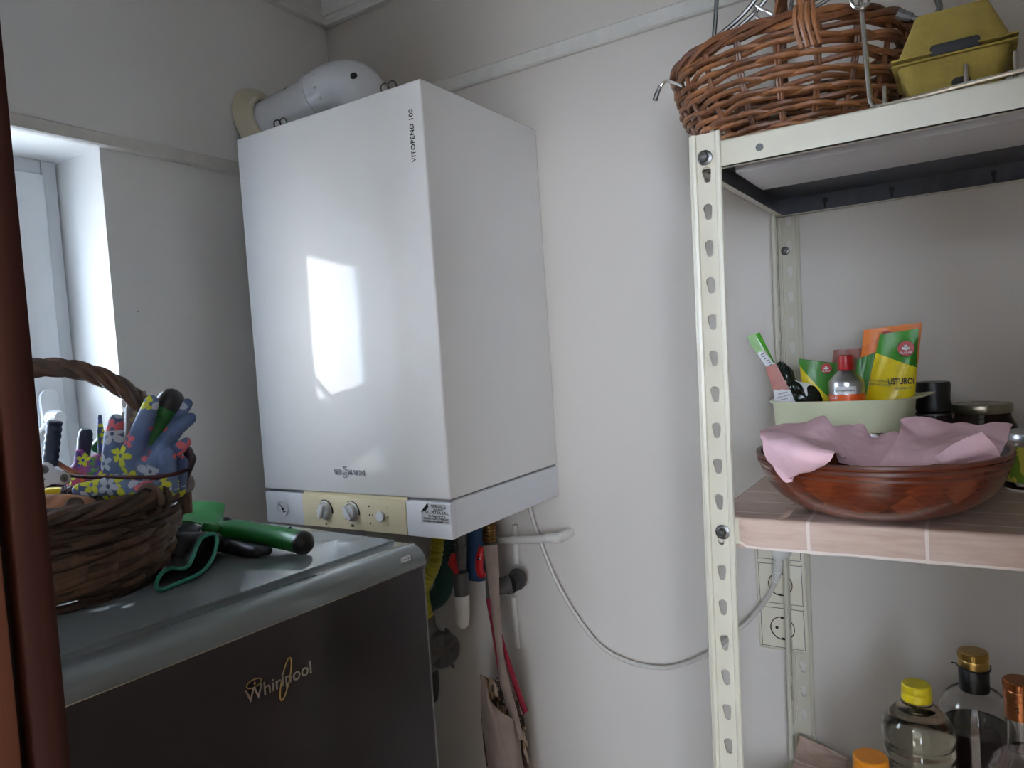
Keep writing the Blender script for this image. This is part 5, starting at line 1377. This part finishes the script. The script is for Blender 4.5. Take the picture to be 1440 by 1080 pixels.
bm = bmesh.new(); tube(bm, spline([Q(677, 769), Q(675, 780), Q(674, 800), Q(680, 812)], 5), [0.006]*5+[0.0085]*5+[0.0085]*5+[0.004], 12, flat=0.6); obj('clip_body', bm, M_red, pgp)
c = Q(673.5, 786, -0.009); obj('clip_pin', L([(0, 0.002), (0.0022, 0.0015), (0.0024, -0.002)], 14, align(c, c+Vector((0.2,-1,0)))), M_chrome, pgp)

# ------------------------------------------------------------------ things in the fridge basket
D = 0.885
VD = _f    # glove faces look back at the doorway
def glove(root, fingers, palm, mat, name='glove_shell', d=D, voxel=0.0026):
    parts = []
    for f_ in fingers:            # [(px,py,rpx,dd), ...] polyline tip -> base
        for a, b in zip(f_, f_[1:]):
            parts.append((dp(a[0], a[1], d+a[3]), a[2]*(d/FPX), dp(b[0], b[1], d+b[3]), b[2]*(d/FPX), VD, 0.62))
    for a, b in palm: parts.append((dp(a[0], a[1], d+a[3]), a[2]*(d/FPX), dp(b[0], b[1], d+b[3]), b[2]*(d/FPX), VD, 0.5))
    return obj(name, blob(parts, voxel, 3), mat, root, angle=3.0)
g1 = thing('garden_glove', 'blue floral gardening glove with fingers up at the front of the basket', 'glove', dp(190, 690, D))
glove(g1, [[(163, 592, 11, 0), (160, 612, 14, 0), (158, 660, 17, 0)],
           [(213, 566, 11, -.008), (205, 590, 14, -.008), (188, 630, 15, -.004), (175, 665, 18, 0)],
           [(263, 568, 9, .02), (245, 590, 11.5, .016), (222, 620, 13, .008), (200, 655, 15, 0)],
           [(268, 588, 9, .012), (250, 602, 11, .008), (230, 628, 12, 0), (212, 662, 15, -.004)],
           [(262, 622, 8, -.006), (250, 632, 10, -.008), (232, 648, 12, -.008), (215, 668, 14, -.004)]],
      [((160, 655, 22, 0), (225, 660, 22, 0)), ((160, 688, 20, .004), (225, 685, 22, .004))], M_glove_a)
bm = bmesh.new()
tube(bm, spline([dp(100, 669, D-.02), dp(130, 671, D-.030), (dp(170, 671, D-.035)), dp(210, 671, D-.035), dp(240, 668, D-.032), dp(266, 660, D-.01)], 6), 0.0022, 7)
obj('elastic_band', bm, plain('elastic_black_red', rgb(70, 22, 26), 0.7, var=0.8, scale=60), g1)
g2 = thing('garden_glove', 'folded blue floral glove cuff lying along the basket rim', 'glove', dp(180, 700, D))
glove(g2, [], [((112, 690, 11, -.03), (150, 684, 13, -.035)), ((150, 684, 13, -.035), (205, 688, 12, -.035)), ((205, 688, 12, -.035), (240, 684, 10, -.025)), ((235, 640, 13, -.02), (238, 685, 14, -.02)), ((256, 650, 10, -.005), (252, 690, 10, -.005))], M_glove_a)
g3 = thing('garden_glove', 'pink and blue floral gardening glove on the left side of the basket', 'glove', dp(120, 670, D))
glove(g3, [[(112, 638, 8, .0), (118, 655, 15, 0), (120, 675, 18, 0)]], [((108, 665, 14, 0), (140, 655, 18, 0)), ((105, 682, 12, -.01), (145, 680, 14, -.01))], M_glove_b)
g4 = thing('garden_glove', 'grey mottled glove fingers poking up behind the blue glove', 'glove', dp(192, 640, D+.04))
glove(g4, [[(188, 552, 6, .03), (184, 575, 8.5, .03), (186, 640, 11, .03)], [(203, 552, 4.5, .03), (197, 575, 7, .03), (194, 640, 10, .03)], [(176, 576, 5, .035), (175, 595, 7, .035), (180, 640, 10, .03)]], [((178, 660, 14, .03), (195, 660, 14, .03))], M_glove_c)
g5 = thing('garden_glove', 'dark maroon glove finger bulging out at the right of the basket', 'glove', dp(262, 650, D+.02))
glove(g5, [[(264, 634, 8, .02), (266, 645, 11, .02), (255, 672, 11, .02)]], [((240, 670, 12, .02), (250, 690, 12, .02))], M_glove_d)
g6 = thing('garden_glove', 'small green and blue floral finger tip left of the blue glove', 'glove', dp(147, 640, D+.03))
glove(g6, [[(140, 584, 3.5, .03), (141, 600, 5.5, .03), (146, 640, 9, .03)]], [((140, 655, 12, .03), (152, 660, 12, .03))], floral('green_floral_knit', (rgb(60, 82, 130), rgb(80, 100, 150)), [YEL, GRN, YEL], 60, 1.0))
# trowel handle standing in the basket
th_ = thing('garden_trowel', 'green handle with rounded black end standing up in the basket', 'trowel', dp(205, 660, D+.02))
a_ = dp(245, 556, D+.02); b_ = dp(228, 585, D+.015); c_ = dp(200, 650, D+.01)
obj('handle', TB([b_+(c_-b_)*0.0, c_], 0.0155, 24), M_green, th_)
obj('handle_mid', TB([a_+(b_-a_)*0.55, b_], 0.0158, 24), M_green, th_)
dd_ = (b_-a_).normalized(); bm = L([(0, -0.0155), (0.006, -0.0145), (0.0115, -0.011), (0.0152, -0.005), (0.0162, 0.002), (0.0162, 0.010), (0, 0.010)], 28, align(a_+dd_*0.008, b_)); obj('handle_end', bm, M_black, th_)
gs = thing('plant_label', 'small green plastic tool end between pruner grips and floral glove', 'tool', dp(142, 640, D+.05)); obj('tool_body', TB([dp(134, 632, D+.05), dp(150, 615, D+.05)], 0.008, 14), M_green, gs)
# secateurs
pr_ = thing('pruning_shears', 'pruning shears with navy ribbed grips and silver pivot plate in the basket', 'pruner', dp(75, 690, D-.02))
Dp = D-.015
bm = bmesh.new(); a_ = dp(77, 592, Dp); b_ = dp(70, 655, Dp); n = 26
pts = [a_+(b_-a_)*k/n for k in range(n+1)]; tube(bm, pts, [0.0092 if k == 0 else 0.0100+0.0007*math.sin(k*1.6) for k in range(n+1)], 16, flat=0.8)
obj('grip', bm, M_navy, pr_)
bm = bmesh.new(); a_ = dp(121, 603, Dp+.04); b_ = dp(116, 650, Dp+.04); tube(bm, [a_, a_+(b_-a_)*0.12, a_+(b_-a_)*0.3, b_], [0.0065, 0.0095, 0.0098, 0.009], 14, flat=0.8); tube(bm, [a_+(b_-a_)*0.28, a_+(b_-a_)*0.34], 0.0106, 14, flat=0.8)
obj('grip', bm, M_navy, pr_)
# pivot plate: outline of three joined lobes
xd = RI.copy(); yd = UP.copy()
def plate_poly(pts_, r_):    # pts in px
    return None
Mp = Matrix.Identity(4); o_ = dp(64, 676, Dp-.014)
for i in range(3): Mp[i][0], Mp[i][1], Mp[i][2], Mp[i][3] = RI[i], UP[i], -_f[i], o_[i]
k_ = Dp/FPX
outl = [(45,672),(52,667),(54,658),(59,652),(67,650),(73,654),(77,661),(84,663),(91,662),(97,667),(99,674),(96,680),(89,682),(80,680),(72,680),(64,684),(60,692),(56,697),(50,697),(46,691),(40,688)]
poly = [((x-64)*k_, -(y-676)*k_) for x, y in outl]
bm = bmesh.new(); prism(bm, poly, Mp, -0.0015, 0.0015, 0.0006); obj('pivot_plate', bm, plain('satin_silver', rgb(190, 192, 196), 0.3, 0.5), pr_, label='silver pivot plate with two screws')
for (x, y) in ((64, 660), (91, 672)):
    M = Mp @ TR((x-64)*k_, -(y-676)*k_, 0.0015); bm = L([(0, 0.0012), (0.0040, 0.0010), (0.0050, 0), (0.0050, -0.001)], 20, M); obj('screw', bm, M_castgrey, pr_)
    bm = bmesh.new(); box(bm, -0.0028, 0.0028, -0.0005, 0.0005, 0.0008, 0.0015, M=M @ Matrix.Rotation(0.5, 4, 'Z')); box(bm, -0.0005, 0.0005, -0.0028, 0.0028, 0.0008, 0.0015, M=M @ Matrix.Rotation(0.5, 4, 'Z')); obj('screw_slot', bm, M_ink, pr_)
c = Mp @ Vector(((58-64)*k_, -(676-676)*k_, 0.0017)); obj('plate_lettering', text_bm('BKS', 0.0072, c, RI*-0.75+UP*0.66*-1, UP*-0.75+RI*0.66, 0.0002), M_ink, pr_, smooth=False)
obj('spring', TB([dp(88+0.5*k, 690+4*math.sin(k*1.3)*0.0, Dp-.005) + UP*(0.006*math.cos(k*1.1)) + _f*(0.006*math.sin(k*1.1)) for k in range(30)], 0.0008, 5), M_steel, pr_)
obj('grip_loop', TB(spline([dp(55, 658, Dp+.006), dp(62, 648, Dp+.006), dp(75, 648, Dp+.006), dp(92, 658, Dp+.006), dp(112, 668, Dp+.006)], 5), 0.0032, 8), plain('tan_leather', rgb(150, 90, 60), 0.5), pr_)
obj('yellow_thumb_catch', L([(0, 0), (0.010, 0), (0.0105, 0.002), (0.0095, 0.013), (0, 0.014)], 24, align(dp(73, 702, Dp-.002), dp(73, 600, Dp-.002))), M_capyellow, pr_, label='bright yellow thumb catch')
# wooden handle along the rim
wh = thing('hand_tool', 'brown wooden tool handle with a hole lying across the basket top', 'tool', dp(90, 712, D-.045))
pts = spline([dp(20, 712, D-.06), dp(60, 711, D-.055), dp(100, 712, D-.05), dp(130, 717, D-.045), dp(152, 724, D-.04)], 6)
bm = bmesh.new(); tube(bm, pts, [0.0135 if k < 16 else 0.0135-0.0012*(k-16) for k in range(len(pts))], 18); obj('wooden_handle', bm, M_handlewood, wh)
c = dp(105, 708, D-.064); nv = (CAM-c).normalized()+Vector((0,0,0.9)); nv.normalize()
obj('hang_hole', L([(0, 0.0004), (0.0065, 0.0006), (0.008, 0.0012), (0.009, 0.0), (0.009, -0.004)], 24, align(c, c+nv)), M_bark_b, wh)
rg = thing('metal_ring', 'thin brass ring resting on the basket rim by the wooden handle', 'ring', dp(155, 712, D-.045)); c = dp(157, 713, D-.05)
obj('ring_wire', TB([c+RI*0.0125*math.cos(a)+(UP*0.55+_f*0.8)*0.010*math.sin(a) for a in [2*PI*k/28 for k in range(28)]], 0.0011, 6, closed=True), M_gold, rg)
# window-side diagonal: none (handle of the window itself)

# ------------------------------------------------------------------ trowel and dark glove lying on the fridge
def T(px, py, h): return px_on(px, py, 2, FT+h)
tw = thing('garden_trowel', 'green metal trowel with black end lying on the fridge top', 'trowel', T(340, 760, 0.0))
hp = spline([T(304, 747, 0.030), T(318, 745, 0.032), T(340, 746, 0.030), T(370, 752, 0.024), T(405, 758, 0.019), T(425, 763, 0.017)], 6)
obj('handle', TB(hp, [0.0095, 0.0105, 0.0115]+[0.0125+0.003*min(1, k/22) for k in range(len(hp)-3)], 26), M_green, tw)
e0, e1 = hp[-2], hp[-1]; M = align(e1, e1+(e1-e0))
obj('handle_end', L([(0.0158, -0.002), (0.0163, 0.0), (0.0155, 0.006), (0.0115, 0.0115), (0.005, 0.0145), (0, 0.015)], 28, M), M_black, tw)
c = hp[-6]+Vector((0,0,0.0150)); obj('hang_hole', L([(0, 0.0006), (0.0032, 0.0006), (0.0036, -0.002)], 16, align(c, c+(CAM-c)*0.6+Vector((0,0,0.5)))), M_black, tw)
ctrl = [[T(262, 733, 0.040), T(285, 738, 0.036), T(300, 744, 0.034), T(312, 748, 0.030)],
        [T(262, 730, 0.034), T(288, 732, 0.031), T(305, 738, 0.030), T(320, 742, 0.030)],
        [T(264, 722, 0.040), T(290, 722, 0.040), T(308, 728, 0.040), T(322, 734, 0.038)],
        [T(262, 706, 0.060), T(290, 706, 0.060), T(310, 705, 0.060), T(318, 712, 0.055)]]
ctrl = [[dp(235, 732, 1.00), dp(268, 733, 1.00), dp(285, 738, 1.00), dp(292, 744, 1.00)],
        [dp(240, 722, 1.03), dp(272, 726, 1.025), dp(298, 732, 1.02), dp(314, 740, 1.01)],
        [dp(245, 712, 1.06), dp(275, 714, 1.055), dp(300, 718, 1.05), dp(314, 728, 1.04)],
        [dp(245, 705, 1.08), dp(272, 705, 1.075), dp(300, 705, 1.07), dp(316, 708, 1.065)]]
obj('blade', patch(ctrl, 8, 8, thick=0.0016), M_green, tw, recalc=False)
bm = TB(spline([dp(284, 741, 1.0), dp(298, 744, 1.0), hp[2], hp[8]], 5), [0.004]+[0.0075]*5+[0.0105]*10, 16, flat=0.8); obj('neck', bm, M_green, tw)
dg_ = thing('work_glove', 'black work glove with teal-edged cuff lying on the fridge beside the basket', 'glove', T(270, 800, 0))
loop_px = [(297, 751, .040), (304, 756, .034), (304, 768, .028), (300, 782, .020), (291, 797, .012), (278, 808, .007), (258, 817, .004), (238, 826, .003), (226, 830, .003), (220, 825, .004), (222, 814, .010), (230, 804, .016), (242, 799, .018), (256, 800, .019), (265, 795, .021), (271, 783, .027), (276, 770, .033), (283, 757, .039)]
LP = [px_on(x, y, 2, FT+h) for x, y, h in loop_px]
sp = spline(LP, 4, True)
bm = bmesh.new(); tube(bm, sp, 0.0026, 8, closed=True); 
obj('teal_cuff', bm, M_tealcuff, dg_, label='teal cuff edging')
# cuff loft going back under the trowel
bm = bmesh.new(); R0 = sp; cen = sum(R0, Vector())/len(R0); rings = []
tgt = T(262, 768, 0.022); tgt2 = dp(300, 755, 1.02)
for s_ in (0.0, 0.15, 0.35, 0.6, 0.8, 1.0):
    shift = (tgt-cen)*s_*0.9; sc_ = 1-0.35*s_; rings.append([bm.verts.new(cen+(p-cen)*sc_+shift+Vector((0,0,0.003*math.sin(i*0.7)*s_))) for i, p in enumerate(R0)])
for A_, B_ in zip(rings, rings[1:]):
    for k in range(len(R0)): bm.faces.new((A_[k], A_[(k+1) % len(R0)], B_[(k+1) % len(R0)], B_[k]))
bm.faces.new(rings[-1])
for v in bm.verts: v.co.z = max(v.co.z, FT+0.0012)
obj('cuff', bm, M_darkglove, dg_, angle=2.5)
fz = lambda x, y, h: px_on(x, y, 2, FT+h)
parts = [(fz(255, 765, .030), .016, fz(300, 762, .022), .014), (fz(250, 780, .018), .014, fz(290, 770, .018), .014), (fz(232, 772, .022), .016, fz(262, 750, .026), .018),
         (fz(300, 762, .016), .0125, fz(330, 768, .0115), .011), (fz(330, 768, .0115), .011, fz(360, 776, .0085), .0085), (fz(300, 756, .018), .012, fz(345, 762, .011), .010), (fz(345, 762, .011), .010, fz(376, 774, .008), .0072),
         (fz(280, 752, .020), .013, fz(325, 752, .018), .011), (fz(325, 740, .018), .010, fz(318, 734, .028), .008)]
obj('glove_shell', blob(parts, 0.003, 3), M_darkglove, dg_, angle=3.0)
